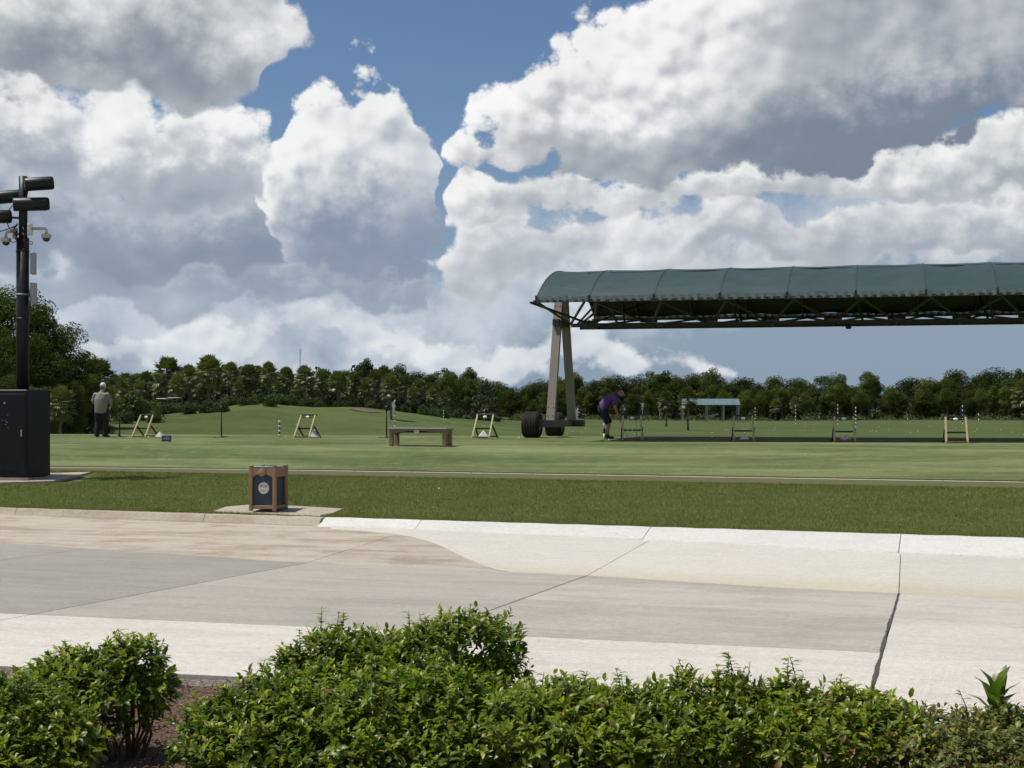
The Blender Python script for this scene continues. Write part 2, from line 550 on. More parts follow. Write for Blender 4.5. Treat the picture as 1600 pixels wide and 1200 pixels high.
def concrete(name, col, stain, amount=0.5, streak=0.5, dark=0.6, broom=0.0, band=None):
    m, N, b, out = new_mat(name)
    p = wcoord(N)
    mp = N.node('ShaderNodeMapping', vector_type='POINT')
    N.put(mp.inputs['Vector'], p)
    mp.inputs['Rotation'].default_value = (0, 0, math.radians(19))
    along = N.vm('MULTIPLY', mp.outputs[0], (0.30, 1.5, 1.0))
    rnd = N.node('ShaderNodeObjectInfo').outputs['Random']
    off = N.comb(N.mul(rnd, 37.0), N.mul(rnd, 11.0), 0.0)
    s1 = N.noise(N.vm('ADD', along, off), 1.5, 7.0, 0.68, dist=0.4)  # drag and tyre streaks along the drive
    s2 = N.noise(p, 0.8, 6.0, 0.66)                                 # broad patches
    s3 = N.noise(p, 70.0, 3.0, 0.75)                                # grain
    s4 = N.noise(p, 5.0, 7.0, 0.70, dist=0.6)
    dk = tuple(c * dark for c in col[:3]) + (1,)
    lt = tuple(min(0.9, c * 1.12) for c in col[:3]) + (1,)
    c = N.mix(N.ramp(s1, 0.38, 0.70, 0.0, streak), col, dk)
    c = N.mix(N.ramp(N.m('MULTIPLY_ADD', s1, 0.35, N.mul(s2, 0.65)), 0.46, 0.62, 0.0, amount), c, stain)
    c = N.mix(N.ramp(s4, 0.46, 0.78, 0.0, 0.40), c, dk)
    c = N.mix(N.ramp(s4, 0.46, 0.26, 0.0, 0.45), c, lt)
    c = N.mix(N.ramp(s3, 0.30, 0.62, 0.30, 0.0), c, (0.10, 0.09, 0.08, 1))
    sp = N.ramp(N.noise(p, 22.0, 2.0, 0.5), 0.68, 0.75, 0.0, 0.45)
    c = N.mix(sp, c, (0.09, 0.075, 0.06, 1))
    if band is not None:                       # dirt washed along the low line of the drive
        x_, y_, _z = N.sep(p)
        t_ = N.m('MULTIPLY_ADD', x_, 0.47, y_)
        t_ = N.m('MULTIPLY_ADD', N.sub(s2, 0.5), 2.2, t_)
        c = N.mix(N.ramp(t_, band[0], band[1], 0.0, band[2]), c, band[3])
    s5 = N.noise(p, 15.0, 5.0, 0.78)
    tint = N.mul(N.m('MULTIPLY_ADD', rnd, 0.12, 0.94), N.ramp(s5, 0.30, 0.70, 0.84, 1.10, smooth=False))
    c = N.mix(1.0, c, N.comb(tint, tint, tint), 'MULTIPLY')
    N.put(b.inputs['Base Color'], c)
    b.inputs['Roughness'].default_value = 0.85
    b.inputs['Specular IOR Level'].default_value = 0.25
    h = N.add(N.mul(s3, 0.6), s4)
    if broom > 0:
        cr = N.noise(N.vm('MULTIPLY', mp.outputs[0], (30.0, 0.6, 1.0)), 1.0, 2.0, 0.5)
        h = N.m('MULTIPLY_ADD', cr, broom * 2, h)
    bump(N, b, h, 0.5, 0.008)
    return m

def grass(name, a, bcol, c3, scale=1.0, stripe=0.0, fine=1.0, patch=0.4, mow=0.0):
    m, N, b, out = new_mat(name)
    p = wcoord(N)
    mp = N.node('ShaderNodeMapping', vector_type='POINT')
    N.put(mp.inputs['Vector'], p)
    mp.inputs['Rotation'].default_value = (0, 0, math.radians(17))
    al = N.vm('MULTIPLY', mp.outputs[0], (0.30, 1.0, 1.0))
    big = N.noise(al, 0.55 * scale, 4.0, 0.6)
    med = N.noise(p, 3.0 * scale, 4.0, 0.65)
    fin = N.noise(p, 22.0 * fine, 3.0, 0.75)
    vfin = N.noise(p, 120.0 * fine, 2.0, 0.7)
    c = N.mix(N.ramp(big, 0.35, 0.66), a, bcol)
    c = N.mix(N.ramp(med, 0.42, 0.72, 0.0, patch), c, c3)
    dry = N.ramp(N.noise(al, 1.7 * scale, 5.0, 0.7), 0.60, 0.78, 0.0, 0.45)
    c = N.mix(dry, c, tuple(v * k_ for v, k_ in zip(c3[:3], (1.35, 1.15, 1.1))) + (1,))
    wet = N.ramp(N.noise(al, 0.9 * scale, 4.0, 0.6, dist=0.5), 0.58, 0.72, 0.0, 0.5)
    c = N.mix(wet, c, tuple(v * 0.72 for v in a[:3]) + (1,))
    v = N.m('MULTIPLY_ADD', fin, 0.9, N.mul(vfin, 0.8))
    v = N.ramp(v, 0.45, 1.25, 0.55, 1.38, smooth=False)
    if stripe > 0:
        st_ = N.noise(N.vm('MULTIPLY', mp.outputs[0], (0.16, 1.3, 1.0)), 1.3, 6.0, 0.68)
        v = N.mul(v, N.ramp(st_, 0.34, 0.66, 0.83, 1.15))
        dv = N.ramp(N.noise(p, 5.0, 3.0, 0.6), 0.70, 0.76, 1.0, 0.72)
        v = N.mul(v, dv)
        w = N.m('SINE', N.mul(N.sep(mp.outputs[0])[1], 2 * PI / 3.6))
        v = N.mul(v, N.m('MULTIPLY_ADD', w, stripe, 1.0))
    c = N.mix(1.0, c, N.comb(v, v, v), 'MULTIPLY')
    N.put(b.inputs['Base Color'], c)
    b.inputs['Roughness'].default_value = 0.9
    b.inputs['Specular IOR Level'].default_value = 0.12
    bump(N, b, N.m('MULTIPLY_ADD', fin, 1.0, vfin), 0.6, 0.02)
    return m

def leafmat(name, a, bcol, tip, rough=0.35, trans=0.25, spec=0.5, scale=1.2):
    m, N, b, out = new_mat(name)
    N.t.nodes.remove(b)
    oi = N.node('ShaderNodeObjectInfo').outputs['Random']
    p = wcoord(N)
    n1 = N.noise(p, scale, 3.0, 0.6)
    n2 = N.noise(p, scale * 14, 2.0, 0.6)
    f = N.m('MULTIPLY_ADD', n1, 0.6, N.m('MULTIPLY_ADD', n2, 0.5, N.m('MULTIPLY_ADD', oi, 0.25, -0.18)))
    c = N.mix(N.ramp(f, 0.34, 0.60), a, bcol)
    c = N.mix(N.ramp(n2, 0.62, 0.74, 0.0, 0.8), c, tip)
    b = N.node('ShaderNodeBsdfPrincipled')
    N.put(b.inputs['Base Color'], c)
    b.inputs['Roughness'].default_value = rough
    b.inputs['Specular IOR Level'].default_value = spec
    t = N.node('ShaderNodeBsdfTranslucent')
    N.put(t.inputs['Color'], N.mix(1.0, c, (1.3, 1.5, 0.6, 1), 'MULTIPLY'))
    mx = N.node('ShaderNodeMixShader')
    mx.inputs[0].default_value = trans
    N.t.links.new(b.outputs[0], mx.inputs[1]); N.t.links.new(t.outputs[0], mx.inputs[2])
    N.t.links.new(mx.outputs[0], out.inputs[0])
    return m

def bark(name, a, bcol, scale=5.0):
    m, N, b, out = new_mat(name)
    oc = N.node('ShaderNodeTexCoord').outputs['Object']
    v = N.vm('MULTIPLY', oc, (1.0, 1.0, 0.35))
    n = N.noise(v, scale, 5.0, 0.65)
    N.put(b.inputs['Base Color'], N.mix(n, a, bcol))
    b.inputs['Roughness'].default_value = 0.9
    bump(N, b, n, 0.7, 0.03)
    return m

LB = (19.6, 21.6, 0.55, (0.235, 0.215, 0.185, 1))
M_LANE = concrete('old_grey_concrete', (0.4368, 0.4051, 0.3571, 1), (0.3312, 0.3053, 0.2669, 1), 0.55, 0.5, 0.74, band=LB)
M_LANE2 = concrete('worn_grey_concrete', (0.3132, 0.2975, 0.2627, 1), (0.2393, 0.2262, 0.1984, 1), 0.5, 0.4, 0.8)
M_LANE3 = concrete('mid_grey_concrete', (0.3818, 0.3570, 0.3146, 1), (0.2898, 0.2705, 0.2374, 1), 0.5, 0.45, 0.78)
M_EDGE = concrete('pale_concrete', (0.6111, 0.5771, 0.5238, 1), (0.4947, 0.4656, 0.4171, 1), 0.6, 0.45, 0.80, broom=0.6)
M_RIGHT = concrete('cream_concrete', (0.5272, 0.4987, 0.4465, 1), (0.4322, 0.3942, 0.3420, 1), 0.6, 0.5, 0.85, broom=0.4)
M_NEW = concrete('new_cream_concrete', (0.5534, 0.5301, 0.4790, 1), (0.4976, 0.4650, 0.3952, 1), 0.5, 0.25, 0.9, band=(23.2, 21.2, 0.55, (0.4278, 0.3534, 0.2325, 1)))
M_KERB = concrete('white_kerb_concrete', (0.6460, 0.6318, 0.6032, 1), (0.5605, 0.5462, 0.5225, 1), 0.5, 0.15, 0.88)
M_OLD = concrete('stained_tan_concrete', (0.45, 0.405, 0.335, 1), (0.285, 0.222, 0.162, 1), 0.85, 0.65, 0.72)
M_OLDK = concrete('tan_kerb_concrete', (0.40, 0.355, 0.285, 1), (0.25, 0.20, 0.135, 1), 0.6, 0.35, 0.7)
M_JOINT = plain('joint_dirt', (0.06, 0.055, 0.045, 1), 0.95, scale=20)
M_PATH = concrete('tan_green_path', (0.100, 0.100, 0.037, 1), (0.076, 0.084, 0.028, 1), 0.6, 0.3, 0.85)
M_PATHK = plain('path_edging', (0.40, 0.37, 0.26, 1), 0.85, scale=3, var=0.25)
G_LAWN = grass('lawn_grass_mat', (0.0612, 0.0917, 0.0233, 1), (0.0998, 0.1265, 0.0373, 1), (0.1482, 0.1550, 0.0636, 1), 2.2, fine=1.0, patch=0.6)
G_TEE = grass('tee_grass_mat', (0.1663, 0.1920, 0.0810, 1), (0.0789, 0.1152, 0.0376, 1), (0.1972, 0.2126, 0.1041, 1), 0.9, stripe=0.07, fine=0.9, patch=0.45)
G_RANGE = grass('range_grass_mat', (0.0506, 0.0756, 0.0202, 1), (0.0814, 0.1080, 0.0314, 1), (0.1012, 0.1188, 0.0426, 1), 0.16, fine=0.3, patch=0.4)
def mulch_mat():
    m, N, b, out = new_mat('mulch_mat')
    p = wcoord(N)
    n = N.noise(N.vm('MULTIPLY', p, (1, 1, 1)), 45.0, 4.0, 0.7, dist=1.5)
    n2 = N.noise(p, 2.2, 3.0, 0.6)
    c = N.mix(N.ramp(n, 0.3, 0.7), (0.055, 0.028, 0.018, 1), (0.30, 0.19, 0.125, 1))
    c = N.mix(N.ramp(n2, 0.4, 0.7, 0.0, 0.6), c, (0.16, 0.095, 0.06, 1))
    N.put(b.inputs['Base Color'], c)
    b.inputs['Roughness'].default_value = 0.95
    bump(N, b, n, 0.9, 0.03)
    return m
M_MULCH = mulch_mat()
def soil_mat(name, a, bc, sc):
    m, N, b, out = new_mat(name)
    p = wcoord(N)
    n = N.noise(p, sc, 5.0, 0.7)
    N.put(b.inputs['Base Color'], N.mix(N.ramp(n, 0.35, 0.65), a, bc))
    b.inputs['Roughness'].default_value = 0.95
    bump(N, b, n, 0.7, 0.03)
    return m
M_SOIL = soil_mat('grey_soil', (0.12, 0.10, 0.085, 1), (0.24, 0.215, 0.19, 1), 25.0)
M_STRAW = soil_mat('pine_straw', (0.05, 0.042, 0.022, 1), (0.15, 0.105, 0.066, 1), 1.2)
M_TURFSHADE = soil_mat('turf_edge_shade', (0.012, 0.016, 0.006, 1), (0.03, 0.036, 0.012, 1), 14.0)  # very dark tone paints the shadow of the turf lip
# ------------------------------------------------------------------ land sheets
def y_of(t, x):
    y = t - 0.4 * x
    for _ in range(25):
        y = y - 0.7 * (tcoord(x, y) - t)
    return y

def grid_obj(name, P, mat, parent=None, kind='structure', smooth=True):
    n0, n1 = P.shape[:2]
    idx = np.arange(n0 * n1).reshape(n0, n1)
    q = np.stack([idx[:-1, :-1], idx[1:, :-1], idx[1:, 1:], idx[:-1, 1:]], -1).reshape(-1, 4)
    o = np_mesh(name, P.reshape(-1, 3), q, mat, parent, smooth)
    if kind: o['kind'] = kind
    return o

def strip(name, ts, xs, lift, mat, parent=None):
    T, X = np.meshgrid(ts, xs, indexing='ij')
    Y = np.array([[float(y_of(t, x)) for x in xs] for t in ts])
    P = np.stack([X, Y, height(X, Y) + lift], -1)
    P = P.transpose(1, 0, 2)
    return grid_obj(name, P, mat, parent)

# ground: one sheet to the horizon, sunk a little under the made surfaces
ys = np.concatenate([np.linspace(-40, 8, 10), np.linspace(9, 60, 103), np.linspace(61, 110, 50), np.linspace(112, 240, 97), np.geomspace(250, 6000, 40)])
us = np.concatenate([-np.geomspace(6, 0.5, 14), np.linspace(-0.46, 0.46, 93), np.geomspace(0.5, 6, 14)])
Yg, Ug = np.meshgrid(ys, us, indexing='ij')
Xg = Ug * (np.abs(Yg) * 1.0 + 12)
Tg = tcoord(Xg, Yg)
sink = 0.16 * (1 - sstep(Tg, 28.4, 28.9)) + 0.035 * sstep(Tg, 28.4, 28.9) * (1 - sstep(Tg, 53, 56))
Pg = np.stack([Xg, Yg, height(Xg, Yg) - sink], -1).transpose(1, 0, 2)
grid_obj('ground', Pg, G_RANGE)

xs = np.linspace(-34, 34, 137)
strip('lawn', np.concatenate([[28.62], np.linspace(28.8, 35.42, 26)]), xs, 0.0, G_LAWN)
pathway = strip('path', np.linspace(35.36, 37.67, 8), xs, 0.004, M_PATH)
edge = MB()
def tee_profile():
    ts = np.concatenate([[37.745, 37.80, 38.0], np.linspace(38.4, 55.0, 60)])
    o = strip('tee', ts, xs, 0.0, G_TEE)
    return o
tee = tee_profile()
strip('tee_edge_shade', np.array([37.66, 37.70, 37.748]), xs, 0.002, M_TURFSHADE)  # dark strip stands in for the shadow under the overhanging turf
# pale edging pieces of the path against the raised tee
edging = thing('edging', (0, 0, 0), None, None)
edging['kind'] = 'structure'
xe = np.arange(-22, 20, 1.5)
for x0 in xe:
    x1 = x0 + 1.485
    vs = []
    for x in (x0, x1):
        for t, dz in ((37.58, 0.006 + random.uniform(-.003, .003)), (37.59, 0.016), (37.65, 0.016), (37.66, -0.05), (37.57, -0.05)):
            y = float(y_of(t, x)); vs.append((x, y, float(height(x, y)) + dz))
    m = MB().raw(vs, [(0, 1, 6, 5), (1, 2, 7, 6), (2, 3, 8, 7), (3, 4, 9, 8), (4, 0, 5, 9), (0, 4, 3, 2, 1), (5, 6, 7, 8, 9)])
    m.build('edging_piece', M_PATHK, edging)

# ------------------------------------------------------------------ concrete drive: slabs with open joints
def wpoly(px, ext=True):
    p = [unproj(X, Y) for X, Y in px]
    xs_ = np.array([q.x for q in p]); ys_ = np.array([q.y for q in p])
    o = np.argsort(xs_); xs_, ys_ = xs_[o], ys_[o]
    def f(x):
        x = np.asarray(x, float)
        y = np.interp(x, xs_, ys_)
        k0 = (ys_[1] - ys_[0]) / (xs_[1] - xs_[0]); k1 = (ys_[-1] - ys_[-2]) / (xs_[-1] - xs_[-2])
        y = np.where(x < xs_[0], ys_[0] + (x - xs_[0]) * k0, y)
        return np.where(x > xs_[-1], ys_[-1] + (x - xs_[-1]) * k1, y)
    return f
J0 = wpoly([(0, 1040), (400, 1058), (1450, 1132)])
J1 = wpoly([(0, 958), (500, 980), (1350, 1018), (1600, 1034)])
JM = wpoly([(0, 897), (287, 914), (500, 923), (918, 940), (1394, 967), (1600, 979)])
J2 = wpoly([(0, 848), (280, 866), (466, 879), (700, 889), (918, 899), (1200, 917), (1405, 927), (1600, 937)])
J3 = wpoly([(0, 803), (320, 816), (503, 823), (652, 828), (794, 835), (1016, 844), (1409, 864), (1600, 872)])
def jx(k, y):                      # transverse joints, about 4.38 m apart
    if k <= 0: return -4.15 + 4.38 * k + 0.2325 * (y - 18.0)
    if k == 1: return 0.24 + 0.262 * (y - 18.0)
    return 4.515 + 4.38 * (k - 2) + 0.277 * (y - 18.0)
def cross(f, k):
    x = 0.0
    for _ in range(40): x = jx(k, float(f(x)))
    return x

def slab(outline, mat, parent, gap=0.007, lift=0.0, thick=0.09, name='slab', z=None):
    P = [Vector((p[0], p[1])) for p in outline]
    A = sum(P[i].x * P[(i + 1) % len(P)].y - P[(i + 1) % len(P)].x * P[i].y for i in range(len(P)))
    if A < 0: P.reverse()
    Q = []
    n = len(P)
    for i in range(n):
        a, b, c = P[i - 1], P[i], P[(i + 1) % n]
        e1 = (b - a).normalized(); e2 = (c - b).normalized()
        n1 = Vector((-e1.y, e1.x)); n2 = Vector((-e2.y, e2.x))
        m = n1 + n2
        k = max(0.35, m.dot(n1))
        Q.append(b + m * (gap / k))
    bm = bmesh.new()
    def lay(ps, dz):
        return [bm.verts.new((p.x, p.y, float(height(p.x, p.y)) + lift + dz)) for p in ps]
    inner = []
    for i in range(n):
        a, b, c = Q[i - 1], Q[i], Q[(i + 1) % n]
        e1 = (b - a).normalized(); e2 = (c - b).normalized()
        m = Vector((-e1.y, e1.x)) + Vector((-e2.y, e2.x))
        inner.append(b + m * (0.006 / max(0.35, m.dot(Vector((-e1.y, e1.x))))))
    top = lay(inner, 0.0); mid = lay(Q, -0.005); low = lay(Q, -thick)
    f = bm.faces.new(top)
    for i in range(n):
        j = (i + 1) % n
        bm.faces.new((mid[i], mid[j], top[j], top[i])); bm.faces.new((low[i], low[j], mid[j], mid[i]))
    bmesh.ops.triangulate(bm, faces=[f])
    bmesh.ops.recalc_face_normals(bm, faces=bm.faces)
    me = bpy.data.meshes.new(name); bm.to_mesh(me); bm.free()
    me.materials.append(mat)
    return link(bpy.data.objects.new(name, me), parent)

xr = np.linspace(-34, 30, 129)
tsr = np.concatenate([np.linspace(9.5, 28.2, 60)])
Tr, Xr = np.meshgrid(tsr, xr, indexing='ij')
Yr = Tr - 0.4 * Xr
Pr = np.stack([Xr, Yr, height(Xr, Yr) - 0.055], -1).transpose(1, 0, 2)
Pr = np.where((Yr < J0(Xr) + 0.02).T[..., None], np.stack([Xr, Yr, height(Xr, Yr) - 0.20], -1).transpose(1, 0, 2), Pr)
road = grid_obj('road', Pr, M_JOINT)

def row_slab(fa, fb, k0, k1, mat, n=14, split=None):
    xa = np.linspace(cross(fa, k0), cross(fa, k1), n); xb = np.linspace(cross(fb, k0), cross(fb, k1), n)
    lo = [(x, float(fa(x))) for x in xa]; hi = [(x, float(fb(x))) for x in xb]
    return slab(lo + hi[::-1], mat, road, gap=0.010)
for k in range(-5, 7):
    right = k >= 2
    row_slab(J0, J1, k, k + 1, M_EDGE)
    lane = M_RIGHT if right else (M_LANE2 if k < 0 else (M_LANE3 if k == 0 else M_LANE))
    row_slab(J1, JM, k, k + 1, lane)
    row_slab(JM, J2, k, k + 1, lane)
# apron between the lanes and the kerb
def seg(f, x0, x1, n=14): return [(x, float(f(x))) for x in np.linspace(x0, x1, n)]
def U(X, Y): p = unproj(X, Y); return (p.x, p.y)
xA, xB, xC = cross(J2, 0), cross(J2, 1), cross(J2, 2)
tB, tC = U(1016, 844.5), U(1409, 864.5)
sc_px = [(520, 826.5), (560, 829), (601, 832), (622, 834.5), (645, 838.5), (669, 845), (692, 854), (716, 866), (738, 876), (756, 883), (775, 889)]
scurve = [U(*q) for q in sc_px]
iA = 3                                                     # where the joint meets the edge of the new concrete
xs_end = U(798, 893.5)[0]
def top(x): return (x, float(J3(x)))
xk = scurve[0][0] - 0.12
slab(seg(J2, -33, xA, 30) + [scurve[iA]] + scurve[:iA][::-1] + seg(J3, xk, -33, 30), M_OLD, road)
slab(seg(J2, xA, xs_end, 14) + scurve[iA:][::-1], M_OLD, road)
slab(seg(J2, xs_end, xB, 8) + [top(tB[0])] + seg(J3, tB[0] - .3, xk, 20) + scurve, M_NEW, road, gap=0.003)
slab(seg(J2, xB, xC, 14) + [top(tC[0])] + seg(J3, tC[0] - .3, tB[0], 14), M_NEW, road, gap=0.004)
slab(seg(J2, xC, 24, 30) + seg(J3, 24, tC[0] + .3, 30) + [top(tC[0])], M_NEW, road, gap=0.004)

# kerb, in cast lengths
kerb = thing('kerb', (0, 0, 0), None, None); kerb['kind'] = 'structure'
def kerb_len(x0, x1, mat, white):
    n = max(4, int((x1 - x0) / 0.35))
    xs_ = np.linspace(x0 + 0.006, x1 - 0.006, n)
    vs = []
    if white: prof = [(0.0, -0.06, 1), (0.0, 0.012, 1), (0.10, 0.020, 0), (0.30, 0.060, 0), (0.55, 0.125, 0), (0.68, 0.150, 0), (0.78, 0.158, 0), (0.95, 0.150, 0), (0.97, -0.05, 0)]
    else: prof = [(0.10, -0.06, 1), (0.10, 0.012, 1), (0.22, 0.030, 0), (0.34, 0.125, 0), (0.40, 0.150, 0), (0.48, 0.158, 0), (0.90, 0.156, 0), (0.95, 0.150, 0), (0.97, -0.05, 0)]
    for x in xs_:
        y0 = float(J3(x)); yk = float(y_of(28.66, x))
        w = max(0.45, (yk - y0))
        zb = float(height(x, y_of(27.9, x)))
        jit = 0.004 * math.sin(x * 7.3)
        for a, dz, g in prof:
            y = y0 + a / 0.97 * w
            vs.append((x + 0.28 * (y - y0) - 0.28 * 0.5 * w, y, zb + dz + jit))
    k = len(prof); fs = []
    for i in range(n - 1):
        for j in range(k - 1):
            fs.append((i * k + j, (i + 1) * k + j, (i + 1) * k + j + 1, i * k + j + 1))
    m = MB().raw(vs, fs, True)
    m.raw(vs[:k], [tuple(range(k))]); m.raw(vs[-k:], [tuple(reversed(range(k)))])
    o = m.build('kerb_length', mat, kerb)
    return o
kx = [U(27, 797)[0], U(323, 806)[0], U(504, 816)[0], U(655, 822)[0], U(1010, 835)[0], U(1397, 852)[0]]
kerb_len(-33, kx[0] - 4.2, M_OLDK, False); kerb_len(kx[0] - 4.2, kx[0], M_OLDK, False)
kerb_len(kx[0], kx[1], M_OLDK, False); kerb_len(kx[1], kx[2], M_OLDK, False)
kerb_len(kx[2], kx[3], M_KERB, True); kerb_len(kx[3], kx[4], M_KERB, True); kerb_len(kx[4], kx[5], M_KERB, True)
kerb_len(kx[5], kx[5] + 4.3, M_KERB, True); kerb_len(kx[5] + 4.3, 24, M_KERB, True)

# little concrete pads
pads = [[U(330, 801), U(352, 793), U(398, 789), U(470, 792), U(537, 796), U(520, 803), U(500, 808)]]
o = slab([p for p in pads[0]], M_OLDK, None, lift=0.02, thick=0.10, name='pad')
tag(o, kind='structure')

# planting bed: mulch and a strip of bare soil along the slab edge
def bed(name, off0, off1, lift, mat, ny):
    xs_ = np.linspace(-16, 16, 161)
    P = np.zeros((len(xs_), ny, 3))
    for j, a in enumerate(np.linspace(0, 1, ny)):
        y = J0(xs_) + off0 + (off1 - off0) * a
        z = height(xs_, y) + lift + 0.018 * np.sin(xs_ * 9 + y * 7) * np.sin(y * 11 - xs_ * 4) + 0.012 * np.sin(xs_ * 23 + 2 * y)
        P[:, j] = np.stack([xs_, y, z], -1)
    return grid_obj(name, P, mat)
bed('soil_strip', -1.5, 0.03, -0.035, M_SOIL, 24)
bed('mulch_bed', -11.0, -0.42, -0.022, M_MULCH, 90)

# tarry filler in the widest joint
def filler(f0, f1, k, w, seed):
    r_ = random.Random(seed)
    y0 = float(f0(cross(f0, k))); y1 = float(f1(cross(f1, k)))
    vs = []; n = 60; dx = 0
    for i in range(n + 1):
        y = y0 + (y1 - y0) * i / n
        dx = 0.93 * dx + r_.uniform(-0.004, 0.004)
        ww = w * (0.9 + 0.3 * math.sin(i * 0.37) + r_.uniform(-0.12, 0.12))
        x = jx(k, y) + dx
        for e in (-1, 1):
            vs.append((x + e * ww / 2, y, float(height(x, y)) + 0.005))
    fs = [(2 * i, 2 * i + 1, 2 * i + 3, 2 * i + 2) for i in range(n)]
    o = MB().raw(vs, fs).build('joint_filler', M_JOINT, road)
filler(J0, JM, 2, 0.034, 5)
filler(JM, J2, 2, 0.024, 6)
# ------------------------------------------------------------------ shared paints
BLACK = plain('black_paint', (0.010, 0.011, 0.014, 1), 0.45, var=0.3, grime=0.08, spec=0.3)
BLACKM = plain('black_metal', (0.014, 0.014, 0.015, 1), 0.5, var=0.3)
CABINET = plain('cabinet_paint', (0.0105, 0.0115, 0.016, 1), 0.5, var=0.35, scale=2.5, grime=0.08, spec=0.2)
WHITEP = plain('white_plastic', (0.72, 0.71, 0.67, 1), 0.45, var=0.06)
CREAMP = plain('cream_plastic', (0.52, 0.48, 0.38, 1), 0.5, var=0.08)
GREYBOX = plain('grey_box', (0.34, 0.35, 0.36, 1), 0.55)
DARKGLASS = plain('smoked_dome', (0.02, 0.02, 0.022, 1), 0.12, spec=0.7)
BROWNP = plain('brown_recycled_board', (0.275, 0.168, 0.098, 1), 0.62, var=0.15, scale=9, bmp=0.15)
GREYTOP = plain('grey_top_board', (0.20, 0.225, 0.235, 1), 0.6, var=0.12)
NAVY = plain('navy_panel', (0.027, 0.038, 0.058, 1), 0.35, var=0.25)
LINER = plain('black_liner', (0.01, 0.011, 0.014, 1), 0.3)
OFFW = plain('off_white_print', (0.82, 0.81, 0.77, 1), 0.5, var=0.04)
INK = plain('dark_print', (0.035, 0.035, 0.045, 1), 0.6)
WOOD = plain('pale_wood', (0.42, 0.345, 0.195, 1), 0.6, var=0.2, scale=14, bmp=0.2)
WOODD = plain('brown_wood', (0.19, 0.10, 0.052, 1), 0.6, var=0.2, scale=14)
GREENP = plain('dark_green_paint', (0.018, 0.026, 0.016, 1), 0.5)
BALLW = plain('golf_ball_white', (0.80, 0.80, 0.78, 1), 0.35, var=0.03)
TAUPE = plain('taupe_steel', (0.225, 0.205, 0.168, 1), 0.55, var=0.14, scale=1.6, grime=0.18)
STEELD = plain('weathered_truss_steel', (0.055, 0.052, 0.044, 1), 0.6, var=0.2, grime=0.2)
RUBBER = plain('tyre_rubber', (0.016, 0.0155, 0.015, 1), 0.8, var=0.3, spec=0.25)

def text_mesh(s, size, mat, parent, M, name='lettering', ext=0.0015):
    cu = bpy.data.curves.new('txt', 'FONT')
    cu.body = s; cu.size = size; cu.align_x = 'CENTER'; cu.align_y = 'CENTER'; cu.extrude = ext; cu.resolution_u = 3
    tmp = bpy.data.objects.new('txt', cu)
    COL.objects.link(tmp)
    dg = bpy.context.evaluated_depsgraph_get()
    me = bpy.data.meshes.new_from_object(tmp.evaluated_get(dg))
    bpy.data.objects.remove(tmp)
    me.transform(M)
    me.materials.clear(); me.materials.append(mat)
    me.name = name
    return link(bpy.data.objects.new(name, me), parent)

# ------------------------------------------------------------------ camera and loudspeaker mast on its cabinet
mast_p = unproj(33, 750)
S = mast_p.y / FPX                                   # metres per photo pixel there
pad = slab([(mast_p.x + a * 1.05 + 0.35 * b2, mast_p.y + b * 0.85) for a, b, b2 in ((-1, -1, 0), (1, -1, 0), (1.3, 1, 0.4), (-1, 1, 0))], M_OLDK, None, lift=0.06, thick=0.25, name='pad')
tag(pad, kind='structure')
zc = mast_p.z + 0.05
mast = thing('camera_mast', (mast_p.x, mast_p.y, zc), 'tall black mast carrying cylindrical loudspeakers and dome cameras, rising from a black cabinet', 'mast')
RC = rot(math.radians(-16))
cab = MB().box((0, 0, 1.105), (1.02, 1.02, 2.17), RC, bev=0.03).build('cabinet', CABINET, mast)
MB().box((0, 0, 0.0), (1.10, 1.10, 0.06), RC).build('plinth', M_OLDK, cab)
MB().box((0.0, -0.512, 1.10), (0.90, 0.012, 1.96), RC, bev=0.004).build('door', CABINET, cab)
for hz_ in (0.35, 1.1, 1.85):
    MB().tube([(-0.47, -0.525, hz_ - 0.07), (-0.47, -0.525, hz_ + 0.07)], 0.014, 8, True, RC).build('hinge', BLACKM, cab)
MB().box((0.36, -0.53, 1.12), (0.035, 0.03, 0.16), RC, bev=0.006).build('handle', GREYBOX, cab)
for q_ in range(6):
    MB().box((0.0, -0.522, 0.22 + q_ * 0.035), (0.5, 0.008, 0.012), RC).build('vent_slat', BLACKM, cab)
MB().box((-0.12, -0.521, 1.86), (0.05, 0.004, 0.05), RC).build('label_plate', GREYBOX, cab)
for i in range(7):
    MB().box((-0.1 + random.uniform(-.1, .1), -0.5205, 1.35 + random.uniform(-.25, .25)), (0.03, 0.004, 0.012), RC).build('scratch', GREYBOX, cab)
MB().tube([(0.04, 0, 2.15), (0.04, 0, 5.95)], 0.155, 20).build('pole', BLACK, mast)
MB().tube([(0.05, 0, 5.92), (0.05, 0, 7.48)], 0.105, 18).build('upper_pole', BLACK, mast)
for zz in (3.95, 4.55, 5.62, 6.05):
    MB().lathe([(0.162 if zz < 5.9 else 0.115, zz - 0.02), (0.170 if zz < 5.9 else 0.12, zz), (0.162 if zz < 5.9 else 0.115, zz + 0.02)], 20, tr(0.04, 0, 0)).build('clamp_band', GREYBOX if zz in (4.55,) else BLACKM, mast)
def zpx(Y): return (HOR - Y) * S + CAM_H - zc
def xpx(X): return (X - 800) * S - mast_p.x
